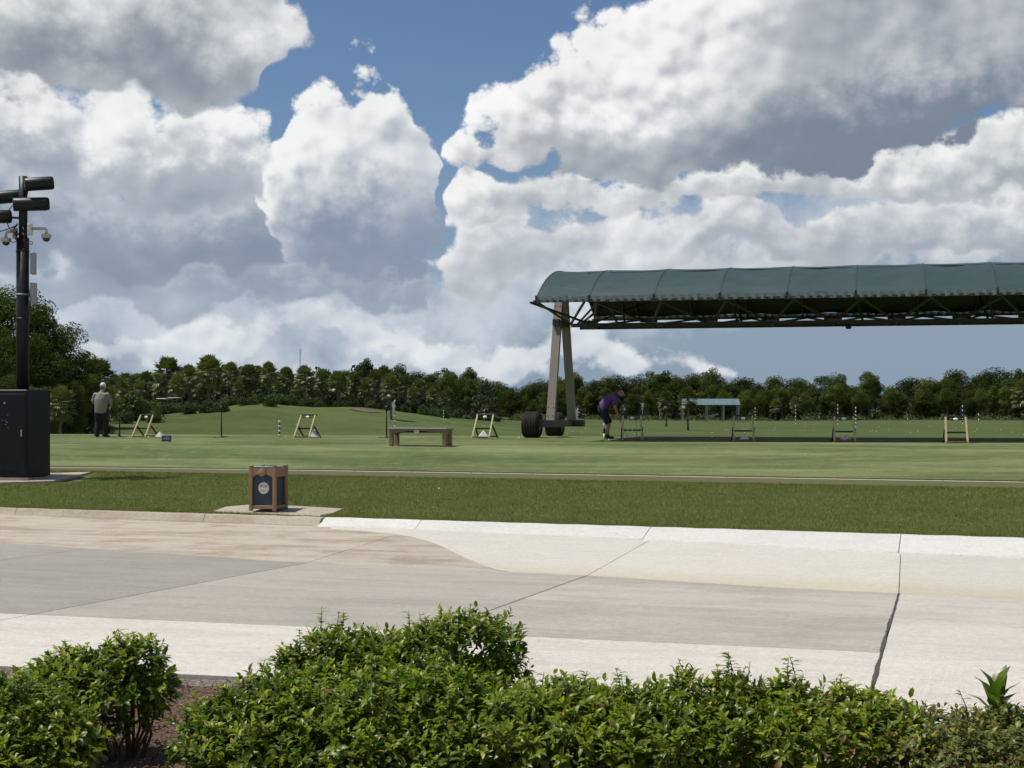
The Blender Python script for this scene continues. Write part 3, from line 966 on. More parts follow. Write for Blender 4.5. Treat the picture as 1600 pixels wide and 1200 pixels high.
def speaker(xa, ya, xb, yb, r, dep, hood=True):
    a = Vector((xpx(xa), dep - 0.10, zpx(ya))); b = Vector((xpx(xb), dep + 0.12, zpx(yb)))
    d = (b - a); L = d.length
    M = Matrix.Translation(a) @ d.to_track_quat('Z', 'Y').to_matrix().to_4x4()
    o = MB().lathe([(r * 0.93, 0.0), (r, 0.02), (r, L * 0.9), (r * 0.94, L * 0.97), (r * 0.7, L)], 22, M).build('loudspeaker', BLACK, mast)
    g = MB()
    for k in range(-3, 4):
        yy = k * r * 0.25
        hw = math.sqrt(max(0.0, (r * 0.9) ** 2 - yy * yy))
        g.box((0, yy, -0.006), (2 * hw, r * 0.09, 0.012), M)
    g.build('grille', GREYBOX, o)
    MB().bar(a + d * 0.35, Vector((0.05, 0, a.z)), 0.05, 0.05).build('bracket', BLACKM, o)
speaker(44, 291, 85, 286, 0.165, -0.16)
speaker(29, 323, 81, 320, 0.165, -0.30)
speaker(-22, 310, 30, 303, 0.160, 0.16)
speaker(-12, 341, 20, 339, 0.165, -0.2)
# dome cameras
def dome(xb, yb, xd, yd, side):
    zb = zpx(yb); x0 = xpx(xb); x1 = xpx(xd); zd = zpx(yd)
    o = MB().box((x0, -0.05, zb), (0.10, 0.16, 0.28), None, bev=0.012).build('dome_camera', WHITEP, mast)
    MB().tube([(x0, -0.05, zb + 0.02), (x1 - side * 0.03, -0.08, zb + 0.02), (x1, -0.08, zb - 0.02), (x1, -0.08, zd + 0.1)], 0.036, 10).build('arm', CREAMP, o)
    MB().lathe([(0.035, 0.12), (0.125, 0.10), (0.130, 0.06), (0.10, 0.0)], 20, tr(x1, -0.08, zd)).build('housing', CREAMP, o)
    MB().sphere((x1, -0.08, zd + 0.0), 0.092, 16, 10, None, (1, 1, 0.95)).build('lens_dome', DARKGLASS, o)
dome(48, 359, 74, 373, 1)
dome(24, 364, 11, 379, -1)
MB().box((xpx(53), -0.05, zpx(412)), (0.10, 0.22, 34 * S), None, bev=0.01).build('radio_box', GREYBOX, mast)
MB().box((xpx(53.5), -0.05, zpx(459)), (0.11, 0.24, 33 * S), None, bev=0.01).build('radio_box', GREYBOX, mast)
rnd_ = random.Random(4)
def cable(pts, r=0.010): MB().tube(pts, r, 6).build('cable', BLACKM, mast)
def zx(X, Y, dep=-0.2): return (xpx(X), dep, zpx(Y))
cable([zx(26, 320), zx(17, 331), zx(14, 345), zx(18, 357), zx(26, 366), zx(30, 372, -0.15)], 0.013)
cable([zx(0, 364), zx(12, 361), zx(22, 357), zx(31, 352, -0.13)], 0.013)
cable([zx(0, 356, -0.3), zx(4, 350), zx(6, 343)], 0.012)
cable([zx(48, 298), zx(47, 305), zx(42, 310, -0.12)], 0.010)
cable([zx(50, 378), zx(55, 380), zx(54, 384), zx(48, 381, -0.15)], 0.010)
cable([zx(19, 376), zx(24, 381), zx(30, 377, -0.15)], 0.010)
cable([zx(47, 370), zx(49, 400), zx(48, 440), zx(51, 470), zx(48, 500)], 0.010)
for k in range(6):
    a = rnd_.uniform(28, 40)
    cable([zx(a, 350 + 3 * k, -0.17), zx(a + rnd_.uniform(-6, 6), 358 + 3 * k, -0.21), zx(a + rnd_.uniform(-4, 8), 368 + 2 * k, -0.17)], 0.012)

# ------------------------------------------------------------------ litter bin
cp = unproj(416, 800, lift=0.03)
bin_ = thing('litter_bin', (cp.x, cp.y + 0.30, float(height(cp.x, cp.y + 0.3)) + 0.025), 'brown and navy square litter bin with a white round badge beside the kerb', 'litter bin', math.radians(-17))
bs, bh = 0.58, 0.90
for sx in (-1, 1):
    for sy in (-1, 1):
        p = MB().box((sx * (bs / 2 - .03), sy * (bs / 2 - .03), bh / 2), (0.070, 0.070, bh), None, bev=0.008).build('post', BROWNP, bin_)
        MB().box((sx * (bs / 2 - .03), sy * (bs / 2 - .03), bh + 0.006), (0.078, 0.078, 0.014), None, bev=0.008).build('cap', BROWNP, p)
w2 = bs / 2 - 0.064
for q in range(4):
    R = rot(q * PI / 2)
    # boards with an arched lower edge
    n = 10
    arch = [(-w2 + 2 * w2 * i / n, (0.665 + 0.075 * math.sin(PI * i / n) ** 0.6) if q % 2 == 0 else 0.685) for i in range(n + 1)]
    outl = [(-w2, 0.855)] + arch[:1] + arch[1:-1] + arch[-1:] + [(w2, 0.855)]
    MB().prism(outl, -bs / 2 + 0.005, -bs / 2 + 0.040, R).build('top_rail', BROWNP, bin_)
    MB().box((0, -bs / 2 + 0.022, 0.075), (2 * w2, 0.035, 0.07), R, bev=0.006).build('bottom_rail', BROWNP, bin_)
    MB().box((0, -bs / 2 + 0.055, 0.43), (2 * w2 + 0.02, 0.014, 0.68), R).build('side_panel', NAVY, bin_)
MB().lathe([(0.075, 0), (0.082, 0.008), (0.082, 0.03), (0.0760, 0.034)], 26, tr(0, -bs / 2 + 0.008, 0.775) @ rot(PI / 2, 'X')).build('round_boss', BROWNP, bin_)
bd = MB().lathe([(0.118, 0), (0.118, 0.008)], 36, tr(0.01, -bs / 2 + 0.050, 0.46) @ rot(PI / 2, 'X')).build('badge', OFFW, bin_)
TM = tr(0.01, -bs / 2 + 0.0405, 0.46) @ rot(PI / 2, 'X')
text_mesh('PGA', 0.078, INK, bd, TM @ tr(0, 0.030, 0))
for zz, ww in ((-0.030, 0.10), (-0.050, 0.12), (-0.070, 0.09)):        # lines of small print, too fine to read
    MB().box((0, zz, 0), (ww, 0.008, 0.002), TM).build('print_line', GREYBOX, bd)
lid = MB().box((0, 0, bh - 0.022), (bs - 0.10, bs - 0.10, 0.03), None, bev=0.008).build('lid', GREYTOP, bin_)
MB().lathe([(0.150, 0.0), (0.150, 0.012), (0.13, 0.02)], 26, tr(0, 0, bh - 0.018)).build('opening_ring', LINER, lid)
MB().sphere((0.08, 0.05, bh - 0.01), 0.09, 12, 8, None, (1.2, 0.7, 0.25)).build('liner_bag', LINER, lid)
tag(MB().lathe([(0.215, 0.06), (0.225, 0.60)], 24).build('bin_liner', LINER, bin_))

# ------------------------------------------------------------------ bench
bp = unproj(657, 697)
bench = thing('tee_bench', (bp.x, bp.y + 0.05, float(height(bp.x, bp.y))), 'low brown backless bench with arched apron and white oval badge on the tee', 'bench', math.radians(-20))
BW, BH, BD = 1.80, 0.52, 0.50
MB().box((0, 0, BH - 0.02), (BW + 0.06, BD + 0.06, 0.045), None, bev=0.008).build('seat', GREYTOP, bench)
for sx in (-1, 1):
    for sy in (-1, 1):
        vs = [];
        MB().box((sx * (BW / 2 - 0.07), sy * (BD / 2 - 0.06), (BH - 0.045) / 2), (0.115, 0.115, BH - 0.05), None, bev=0.008).build('leg', BROWNP, bench)
    MB().box((sx * (BW / 2 - 0.07), 0, BH - 0.11), (0.05, BD - 0.24, 0.12)).build('side_rail', BROWNP, bench)
n = 20
for sy in (-1, 1):
    w2 = BW / 2 - 0.13
    arch = [(-w2 + 2 * w2 * i / n, BH - 0.155 + 0.075 * math.sin(PI * i / n)) for i in range(n + 1)]
    MB().prism([(-w2, BH - 0.045)] + arch + [(w2, BH - 0.045)], sy * (BD / 2 - 0.035) - 0.018, sy * (BD / 2 - 0.035) + 0.018).build('apron', BROWNP, bench)
MB().box((0, 0, BH - 0.09), (BW - 0.3, 0.06, 0.09)).build('centre_beam', LINER, bench)
ov = MB().lathe([(0.10, 0), (0.10, 0.01)], 28, tr(-0.02, -BD / 2 + 0.004, BH - 0.105) @ rot(PI / 2, 'X') @ Matrix.Diagonal((0.85, 0.62, 1, 1))).build('oval_badge', OFFW, bench)
text_mesh('PGA', 0.05, INK, ov, tr(-0.02, -BD / 2 - 0.0075, BH - 0.102) @ rot(PI / 2, 'X'))

# ------------------------------------------------------------------ golf bag stands, one at each hitting bay
def bag_stand(X, Y, label, rz, w=0.58, h=0.74, lean=0.30, oval=True, extra=None):
    p = unproj(X, Y)
    t = thing('bag_stand', (p.x, p.y + 0.1, float(height(p.x, p.y + 0.1))), label, 'bag stand', rz, 'bag stands along the tee')
    f0, f1 = -0.32, 0.08        # front legs lean back to the top bar
    for sx in (-1, 1):
        MB().bar((sx * w / 2, f0, 0.0), (sx * (w / 2 - 0.02), f1, h), 0.052, 0.034, (0, 1, 0)).build('front_leg', WOOD, t)
        MB().bar((sx * (w / 2 + 0.035), 0.30, 0.0), (sx * (w / 2 + 0.02), -0.07, h * 0.52), 0.036, 0.044, (0, 1, 0)).build('back_leg', GREENP, t)
    MB().box((0, f1 + 0.005, h - 0.005), (w + 0.10, 0.05, 0.055), None, bev=0.006).build('top_bar', GREENP, t)
    m = MB()
    n = 10
    for i in range(n):
        a0, a1 = i / n, (i + 1) / n
        m.bar((-(w / 2) + w * a0, f1 - 0.02, h - 0.055 - 0.05 * math.sin(PI * a0)), (-(w / 2) + w * a1, f1 - 0.02, h - 0.055 - 0.05 * math.sin(PI * a1)), 0.02, 0.03)
    m.build('curved_rail', GREENP, t)
    if oval:
        MB().lathe([(0.068, 0), (0.068, 0.012)], 22, tr(0, f1 - 0.035, h - 0.075) @ rot(PI / 2, 'X') @ Matrix.Diagonal((1, 0.62, 1, 1))).build('oval_badge', OFFW, t)
    MB().box((0, -0.09, h * 0.40), (w, 0.035, 0.05)).build('middle_rail', GREENP, t)
    MB().box((0, f0 + 0.03, 0.035), (w + 0.03, 0.07, 0.045), None, bev=0.005).build('foot_board', WOODD, t)
    MB().box((0, 0.27, 0.045), (w + 0.06, 0.03, 0.04)).build('rear_rail', GREENP, t)
    if extra: extra(t)
    return t
def clubs(t):
    for (x, c, l) in ((-0.14, 0, 0.72), (0.0, 0, 0.66), (0.13, 1, 0.60)):
        o = MB().tube([(x, -0.30, 0.03), (x * 0.9 + 0.005, -0.02, l)], 0.011, 6)
        o.build('leaning_stick', WHITEP if c == 0 else WOOD, t)
st = [bag_stand(226, 683.5, 'wooden folding bag stand between the black upright post and the small navy sign', math.radians(-30)),
      bag_stand(479, 684, 'wooden folding bag stand with white balls heaped behind its right leg', math.radians(-27)),
      bag_stand(757, 684.5, 'wooden folding bag stand straddling a white ball heap, between bench and canopy wheels', math.radians(-22)),
      bag_stand(988, 687.5, 'bag stand with pale sticks leaning in it, beside the purple-shirted golfer', math.radians(-3), extra=clubs),
      bag_stand(1162, 689, 'bag stand in the canopy shade, second from the purple-shirted golfer', math.radians(-6)),
      bag_stand(1320, 690.5, 'bag stand in the canopy shade with a grey ball heap, third from the purple-shirted golfer', math.radians(-8)),
      bag_stand(1495, 692.5, 'bag stand in the canopy shade, farthest from the purple-shirted golfer', math.radians(-10))]

def ball_pile(X, Y, base, label, mat=BALLW):
    p = unproj(X, Y)
    t = thing('ball_pyramid', (p.x, p.y + 0.25, float(height(p.x, p.y + 0.25))), label, 'ball pyramid', random.uniform(-.4, .4), 'ball pyramids on the tee')
    r = 0.0214
    k = 0
    for lay in range(base):
        n = base - lay
        for i in range(n):
            for j in range(n):
                if 0 < i < n - 1 and 0 < j < n - 1: continue      # hidden inside
                o = bpy.data.objects.new('ball', BALL_ME)
                link(o, t)
                o.location = ((i - (n - 1) / 2) * 2 * r, (j - (n - 1) / 2) * 2 * r, r + lay * r * 1.414)
    return t
BALL_ME = MB().sphere((0, 0, 0), 0.0214, 8, 6).mesh('ball'); BALL_ME.materials.append(BALLW)
ball_pile(247, 684, 6, 'white pyramid of golf balls by the small navy sign')
ball_pile(490, 684, 8, 'white pyramid of golf balls behind a bag stand, next to a knee-high striped stake')
ball_pile(755, 685, 8, 'white pyramid of golf balls inside the bag stand beside the canopy wheels')
ball_pile(1165, 689, 6, 'shaded pyramid of golf balls in the bag stand second from the purple-shirted golfer')
ball_pile(1324, 690, 7, 'shaded pyramid of golf balls in the bag stand third from the purple-shirted golfer')

# loose balls
def ball(X, Y, label='single white golf ball lying on short grass', grp='loose golf balls', r=1.0):
    p = unproj(X, Y)
    o = bpy.data.objects.new('golf_ball', BALL_ME); link(o)
    o.location = (p.x, p.y, p.z + 0.02 * r); o.scale = (r, r, r)
    tag(o, label, 'golf ball', grp)
for X, Y in ((811, 685), (846, 682), (1065, 684), (1113, 684), (232, 683.6), (446, 683.5), (951, 688)): ball(X, Y, 'white golf ball lying on the mown tee', 'golf balls on the tee')
ball(686, 765, 'lone white golf ball in the darker lawn below the path', None)
rb = random.Random(11)
for i in range(46):
    X = rb.uniform(1120, 1600) if i < 36 else rb.uniform(860, 1120)
    ball(X, rb.uniform(666, 679), 'white golf ball out on the range beyond the tee', 'golf balls on the range', 1.5)

# small navy sign by the first bay
sp = unproj(260, 691)
sg = thing('tee_sign', (sp.x, sp.y, sp.z), 'small navy panel sign with white print low on the tee', 'sign')
MB().box((0, 0, 0.115), (0.30, 0.02, 0.19), rot(math.radians(-12), 'X'), bev=0.004).build('panel', NAVY, sg)
MB().box((0, 0.0, 0.012), (0.09, 0.06, 0.024)).build('foot', OFFW, sg)
m = MB()
for zz, ww in ((0.165, 0.12), (0.135, 0.20), (0.11, 0.17), (0.085, 0.22)):
    m.box((0, -0.0125, zz), (ww, 0.003, 0.009), rot(math.radians(-12), 'X'))
m.build('print', GREYBOX, sg)

# black upright posts on flat bases
def upright(X, Y, top, label, bulky=False):
    p = unproj(X, Y)
    t = thing('upright_post', (p.x, p.y, p.z), label, 'post', 0, 'black posts along the tee')
    H = (Y - top) * p.y / FPX
    MB().lathe([(0.26, 0.0), (0.26, 0.012), (0.06, 0.03), (0.03, 0.06)], 20).build('base', BLACKM, t)
    MB().tube([(0, 0, 0.02), (0.0, 0, H)], 0.022, 8).build('shaft', BLACKM, t)
    b = MB().lathe([(0.024, H - 0.06), (0.05, H - 0.03), (0.055, H + 0.06), (0.03, H + 0.12)], 10).build('head', BLACKM, t)
    if bulky: MB().bar((0, 0, H), (-0.14, -0.02, H - 0.14), 0.05, 0.1).build('hanging_pouch', BLACKM, t)
upright(187, 683, 640, 'black post on a flat round base right beside the golfer in the white cap', True)
upright(346, 683, 640, 'black post on a flat base standing alone between two wooden bag stands')
upright(604, 683.5, 640, 'black post on a flat base right behind the brown bench')

# striped yardage stakes
STW = plain('stake_white', (0.74, 0.74, 0.68, 1), 0.5); STB = plain('stake_black', (0.015, 0.018, 0.015, 1), 0.5)
def stake(X, Y, top, wpx, label, n=7, flag=None, d=None, grp='striped stakes on the range'):
    p = unproj(X, Y) if d is None else ground(X, d)
    H = (Y - top) * p.y / FPX; r = wpx * p.y / FPX / 2 * (0.72 if p.y > 70 else 1.0)
    t = thing('striped_stake', (p.x, p.y, p.z), label, 'stake', 0, grp)
    for i in range(n):
        MB().tube([(0, 0, H * i / n), (0, 0, H * (i + 1) / n)], r, 8).build('band', STW if i % 2 == 0 else STB, t)
    if flag:
        q = MB(); k = 5
        fw, fh = 5 * p.y / FPX, 17 * p.y / FPX
        vs = []; fs = []
        for i in range(k + 1):
            a = i / k
            for zz in (0, 1):
                vs.append((-fw * a * (0.7 + 0.3 * zz), 0.10 * fw * math.sin(5 * a) , H * 1.0 + (zz - 1) * fh * (1 - 0.25 * a) - fh * 0.25 * a))
        for i in range(k): fs.append((2 * i, 2 * i + 2, 2 * i + 3, 2 * i + 1))
        q.raw(vs, fs, True)
        q.build('flag', flag, t)
    return t
FLAGW = plain('flag_white', (0.72, 0.74, 0.72, 1), 0.7); FLAGG = plain('flag_green', (0.02, 0.10, 0.06, 1), 0.7); FLAGB = plain('flag_blue', (0.04, 0.06, 0.16, 1), 0.7)
stake(436.5, 682, 657, 3.0, 'knee-high black and white striped stake left of a bag stand', 7, grp='short striped stakes')
stake(944, 686, 661, 3.4, 'short white stake with one dark band behind the golfer in shorts', 3, grp='short striped stakes')
stake(617, 668, 625, 1.9, 'striped pole with white flag rising behind the bench', 11, FLAGW)
stake(693, 661, 641, 1.6, 'white range pole with dark bands right of the bench', 9)
stake(757, 667, 640, 1.5, 'striped pole with a dark green flag behind the bag stand by the wheels', 9, FLAGG)
stake(903, 665, 638, 1.7, 'striped pole with white flag just right of the canopy legs', 11, FLAGW)
stake(1180, 661, 637, 1.4, 'thin striped pole right of the far shelter', 9)
stake(1243, 663, 634, 1.5, 'striped pole in front of the brown-skirted palm', 11)
stake(1309, 664, 632, 1.7, 'striped pole showing behind the third shaded bag stand', 11)
stake(1337, 668, 636, 2.2, 'bolder striped pole right of the third shaded bag stand', 11)
stake(1418, 663, 654, 1.5, 'very short pale range pole before the dark trees', 3)
stake(1504, 664, 633, 1.9, 'striped pole with blue flag behind the last bag stand', 9, FLAGB)
stake(1529, 658, 646, 1.5, 'short pale pole on the far edge of the range right of the last bag stand', 3)

# far range targets: white box on a post
def target(X, Y, top, d, label):
    p = unproj(X, Y) if d is None else ground(X, d)
    k = p.y / FPX
    t = thing('range_marker', (p.x, p.y, p.z), label, 'marker', 0, 'white markers by the tree line')
    H = (Y - top) * k
    MB().bar((0, 0, 0), (0, 0, H - 4 * k), 1.3 * k, 1.3 * k, (0, 1, 0)).build('post', GREYBOX, t)
    MB().box((0, 0, H - 5 * k), (2.6 * k, 1 * k, 9 * k)).build('white_board', WHITEP, t)
    MB().box((0, 0, H + 0.2 * k), (6 * k, 1.4 * k, 1.2 * k)).build('crossbar', WHITEP, t)
target(1031, 656, 630, None, 'white marker post beside the lone palm')
target(1423, 655.5, 629, None, 'white marker post before the dark trees on the right')
target(1004, 656, 631, None, 'white marker post left of the far shelter')
# ------------------------------------------------------------------ rolling range canopy
CA = math.atan(0.238)
cu = Vector((math.cos(CA), -math.sin(CA), 0)); cv = Vector((math.sin(CA), math.cos(CA), 0))
f0_ = at(838, 470, 45.7)                              # front left corner of the eaves
DEP, RISE, LEN = 9.7, 1.13, 21.5
ctr0 = f0_ + cv * (DEP / 2)                            # left end, centre line, eaves height
gz = float(height(ctr0.x, ctr0.y))
canopy = thing('range_canopy', (ctr0.x, ctr0.y, gz), 'long green barrel-roofed canopy on wheeled steel legs over the hitting bays', 'canopy', -CA)
EV = ctr0.z - gz                                        # eaves above the turf
CH = EV - 0.52                                          # lower chord
def fabric_mat():
    m, N, b, out = new_mat('green_canvas')
    oc = N.node('ShaderNodeTexCoord').outputs['Object']
    n1 = N.noise(oc, 0.8, 4.0, 0.6); n2 = N.noise(N.vm('MULTIPLY', oc, (1.0, 3.0, 3.0)), 2.0, 4.0, 0.6)
    c = N.mix(n1, (0.023, 0.049, 0.052, 1), (0.033, 0.063, 0.066, 1))
    c = N.mix(N.ramp(n2, 0.5, 0.75, 0.0, 0.3), c, (0.060, 0.092, 0.090, 1))
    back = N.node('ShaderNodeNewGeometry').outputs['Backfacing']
    c = N.mix(back, c, (0.006, 0.008, 0.008, 1))           # shade under the roof put into the colour of the back faces
    N.put(b.inputs['Base Color'], c)
    b.inputs['Roughness'].default_value = 0.55
    w1 = N.noise(N.vm('MULTIPLY', oc, (0.35, 1.6, 1.6)), 0.9, 2.0, 0.5, dist=0.5)
    w2 = N.noise(oc, 0.7, 2.0, 0.5)
    cr_ = N.ramp(N.m('ABSOLUTE', N.sub(w1, 0.5)), 0.0, 0.05, 1.0, 0.0)
    cr_ = N.mul(cr_, N.ramp(w2, 0.48, 0.62))
    bump(N, b, N.m('MULTIPLY_ADD', w1, 0.35, N.mul(cr_, 0.12)), 0.6, 0.10)
    b.inputs['Specular IOR Level'].default_value = 0.35
    return m
CANVAS = fabric_mat()
CANVASE = plain('pale_canvas_hem', (0.20, 0.25, 0.24, 1), 0.55, var=0.25, scale=20)
SEAM = plain('canvas_seam', (0.020, 0.038, 0.038, 1), 0.6)
def arch(s):                                            # s in -1 (front) .. 1 (back)
    u_ = math.sin(s * PI / 2) * 0.55 + s * 0.45            # denser towards the eaves
    return DEP / 2 * u_, RISE * (1 - abs(u_) ** 2.5)
bays = [0.0, 1.6]
while bays[-1] < LEN - 0.5: bays.append(bays[-1] + 1.92)
LEN = bays[-1]
BW_ = bays
rc = random.Random(3)
for i in range(len(bays) - 1):
    x0, x1 = bays[i], bays[i + 1]
    nx, ny = 14, 30
    ph = rc.uniform(0, 6); cr = rc.choice((-1, 1)) * rc.uniform(0.6, 1.2); pz = rc.uniform(0.3, 0.7)
    P = np.zeros((nx + 1, ny + 1, 3))
    for a in range(nx + 1):
        u = a / nx
        sag = math.sin(PI * u)
        for b in range(ny + 1):
            s = -1 + 2 * b / ny
            y, z = arch(s)
            e = (1 - abs(s))
            z2 = z - 0.040 * sag * (0.15 + 3.2 * e * (1 - e))                                    # cloth slumps between the hoops
            wr = 0.030 * math.sin(9 * e * 3 + ph + 5 * cr * (u - 0.5)) * sag      # cross wrinkles
            dg = 0.045 * max(0, 1 - abs((u - (0.0 if cr < 0 else 1.0)) * cr + e * 1.6 - 0.25) * 6) * sag
            z2 += (wr + dg) * (0.25 + (1 - e)) * (0.4 + pz)
            P[a, b] = (x0 + (x1 - x0) * u, y, EV + 0.10 + z2)
    idx = np.arange((nx + 1) * (ny + 1)).reshape(nx + 1, ny + 1)
    q = np.stack([idx[:-1, :-1], idx[1:, :-1], idx[1:, 1:], idx[:-1, 1:]], -1).reshape(-1, 4)          # normals up
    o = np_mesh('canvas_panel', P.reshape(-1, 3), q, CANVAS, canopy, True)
    sm = MB()
    vs = []; fs = []
    for b in range(31):
        y, z = arch(-1 + 2 * b / 30)
        vs += [(x0 - 0.02, y * 1.002, EV + 0.109 + z), (x0 + 0.02, y * 1.002, EV + 0.109 + z)]
    for b in range(30): fs.append((2 * b, 2 * b + 1, 2 * b + 3, 2 * b + 2))
    sm.raw(vs, fs, True).build('seam', SEAM, canopy)
    # hoop under the seam, ties and hem along the front edge
    hp = [(x0, arch(-1 + 2 * b / 20)[0], EV + 0.05 + arch(-1 + 2 * b / 20)[1]) for b in range(21)]
    MB().tube(hp, 0.030, 6).build('hoop', STEELD, canopy)
    for side in (-1, 1):
        hem = MB()
        n = 22
        pr = []
        for k in range(n + 1):
            u = k / n
            pr.append((x0 + 0.01 + (x1 - x0 - 0.02) * u, side * (DEP / 2 + 0.01 + 0.014 * math.sin(k * 2.1 + ph)), 0))
        vs = []; fs = []
        for k, (x, y, _) in enumerate(pr):
            vs += [(x, y, EV + 0.115), (x, y + side * 0.012 * math.sin(k * 3.7), EV - 0.045 - 0.015 * math.sin(k * 1.3 + ph))]
        for k in range(n): fs.append((2 * k, 2 * k + 2, 2 * k + 3, 2 * k + 1))
        hem.raw(vs, fs, True)
        hem.build('hem', CANVASE, canopy)
        MB().box((x0 + 0.0, side * (DEP / 2 + 0.04), EV + 0.03), (0.055, 0.03, 0.24)).build('tie_strap', GREENP, canopy)
MB().tube([(LEN, arch(-1 + 2 * b / 20)[0], EV + 0.065 + arch(-1 + 2 * b / 20)[1]) for b in range(21)], 0.03, 6).build('hoop', STEELD, canopy)
for side in (-1, 1):
    MB().box((LEN / 2, side * DEP / 2 * 0.995, EV - 0.02), (LEN + 0.2, 0.07, 0.07)).build('eaves_rail', STEELD, canopy)
MB().box((LEN / 2, 0, EV + RISE + 0.03), (LEN, 0.06, 0.06)).build('ridge_rail', STEELD, canopy)
# pale end trim of the open left gable
tr_ = [(-0.012, arch(-1 + 2 * b / 24)[0], EV + 0.105 + arch(-1 + 2 * b / 24)[1]) for b in range(25)]
MB().tube(tr_, 0.022, 6).build('end_trim', GREYBOX, canopy)
# box truss carrying the roof
LX0 = 0.25
for y in (-0.75, 0.75):
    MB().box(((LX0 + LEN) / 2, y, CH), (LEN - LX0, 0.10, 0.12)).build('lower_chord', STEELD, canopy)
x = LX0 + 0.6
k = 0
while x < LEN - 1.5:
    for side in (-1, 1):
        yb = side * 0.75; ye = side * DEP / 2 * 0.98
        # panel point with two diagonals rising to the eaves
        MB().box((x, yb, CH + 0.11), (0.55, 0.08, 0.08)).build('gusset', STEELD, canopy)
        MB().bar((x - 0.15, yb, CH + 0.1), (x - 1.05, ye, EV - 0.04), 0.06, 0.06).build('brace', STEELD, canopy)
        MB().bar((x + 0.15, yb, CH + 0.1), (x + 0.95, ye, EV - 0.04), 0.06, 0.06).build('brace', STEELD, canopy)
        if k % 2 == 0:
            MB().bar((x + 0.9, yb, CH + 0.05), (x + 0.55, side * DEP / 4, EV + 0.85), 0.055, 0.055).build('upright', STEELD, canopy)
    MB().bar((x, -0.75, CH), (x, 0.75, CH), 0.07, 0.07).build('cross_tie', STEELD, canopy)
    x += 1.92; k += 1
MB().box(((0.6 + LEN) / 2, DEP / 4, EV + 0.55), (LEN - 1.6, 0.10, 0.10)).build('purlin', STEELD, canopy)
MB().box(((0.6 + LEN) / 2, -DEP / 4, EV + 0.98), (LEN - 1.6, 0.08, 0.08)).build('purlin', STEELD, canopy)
# end struts at the gable
for side in (-1, 1):
    MB().bar((LX0 - 0.05, side * 0.6, CH + 0.05), (0.02, side * DEP / 2 * 0.98, EV - 0.04), 0.05, 0.05).build('gable_strut', STEELD, canopy)
    MB().bar((LX0 - 0.05, side * 0.6, CH + 0.05), (1.45, side * DEP / 4, EV + 0.85), 0.06, 0.06).build('gable_strut', STEELD, canopy)
    MB().bar((LX0 + 0.2, side * 0.7, CH + 0.05), (1.9, side * DEP / 3, EV + 0.4), 0.05, 0.05).build('gable_strut', STEELD, canopy)
# legs on wheels
TREAD = plain('dusty_tread', (0.050, 0.045, 0.040, 1), 0.85, var=0.3, spec=0.2)
def tyre(parent, c):
    r, w = 0.405, 0.56
    prof = [(0.20, -w / 2 + 0.04), (0.30, -w / 2), (0.37, -w / 2 + 0.01), (r - 0.01, -w / 2 + 0.06), (r, -w / 4), (r, w / 4), (r - 0.01, w / 2 - 0.06), (0.37, w / 2 - 0.01), (0.30, w / 2), (0.20, w / 2 - 0.04)]
    Mx = tr(*c) @ rot(PI / 2, 'Y')
    o = MB().lathe(prof, 36, Mx).build('wheel', RUBBER, parent)
    m = MB()
    for k in range(30):
        for j in range(5):
            a = 2 * PI * (k + 0.5 * (j % 2)) / 30
            yy = -w / 2 + 0.11 + j * (w - 0.22) / 4
            m.box((r + 0.006, 0, 0), (0.026, 0.050, 0.062), Mx @ tr(0, 0, yy) @ rot(a) @ rot(0.35 * (1 if j % 2 else -1), 'X'))
    tb = m.build('tread_block', TREAD, o); tb['kind'] = 'stuff'
    MB().lathe([(0.06, -w / 2 - 0.02), (0.17, -w / 2 + 0.03), (0.20, -w / 2 + 0.05), (0.20, w / 2 - 0.05), (0.17, w / 2 - 0.03), (0.06, w / 2 + 0.02)], 20, Mx).build('rim', TAUPE, o)
    return o
def legs(xl, side):
    gzl = lambda y: float(height((ctr0 + cu * xl + cv * y).x, (ctr0 + cu * xl + cv * y).y)) - gz
    for sy in (-1, 1):
        yb, yt = sy * 1.78, sy * 0.30
        g = gzl(yb)
        a = Vector((xl, yb, g + 0.42)); b = Vector((xl, yt, EV + 0.75))
        d = (b - a).normalized()
        MB().bar(a, b, 0.26, 0.20, (0, 1, 0.2)).build('leg', TAUPE, canopy)
        for q_ in (0.06, 0.12, 0.80, 0.86):
            for e_ in (-0.08, 0.08):
                c_ = a.lerp(b, q_)
                MB().box((c_.x + e_, c_.y - 0.105, c_.z), (0.03, 0.03, 0.03)).build('bolt', STEELD, canopy)
        MB().box((xl - side * 0.05, yb, g + 0.44), (0.95, 0.30, 0.22)).build('axle_box', STEELD, canopy)
        MB().bar((xl - side * 0.6, yb, g + 0.405), (xl + side * 0.3, yb, g + 0.405), 0.09, 0.09).build('axle', STEELD, canopy)
        tyre(canopy, (xl - side * 0.60, yb, g + 0.40))
    MB().bar((xl, -1.78, gzl(-1.78) + 0.44), (xl, 1.78, gzl(1.78) + 0.44), 0.16, 0.16).build('sill_beam', STEELD, canopy)
    MB().bar((xl, -0.95, EV - 0.42), (xl, 0.95, EV - 0.42), 0.22, 0.20).build('cap_beam', STEELD, canopy)
    MB().bar((xl - 0.02, -1.52, 1.05), (xl - 0.02, -1.35, 1.62), 0.035, 0.035).build('jack_lever', GREYBOX, canopy)
    MB().lathe([(0.05, 0), (0.06, 0.05), (0.04, 0.12)], 10, tr(xl - 0.02, -1.36, 1.6)).build('jack_knob', BLACKM, canopy)
legs(-0.22, 1)
legs(LEN - 0.9 if LEN > 20 else LEN - 0.8, -1)
# lamp under the chord
MB().lathe([(0.05, 0), (0.09, 0.02), (0.09, 0.10), (0.05, 0.14)], 12, tr(9.0, -0.75, CH - 0.22)).build('sensor', BLACKM, canopy)
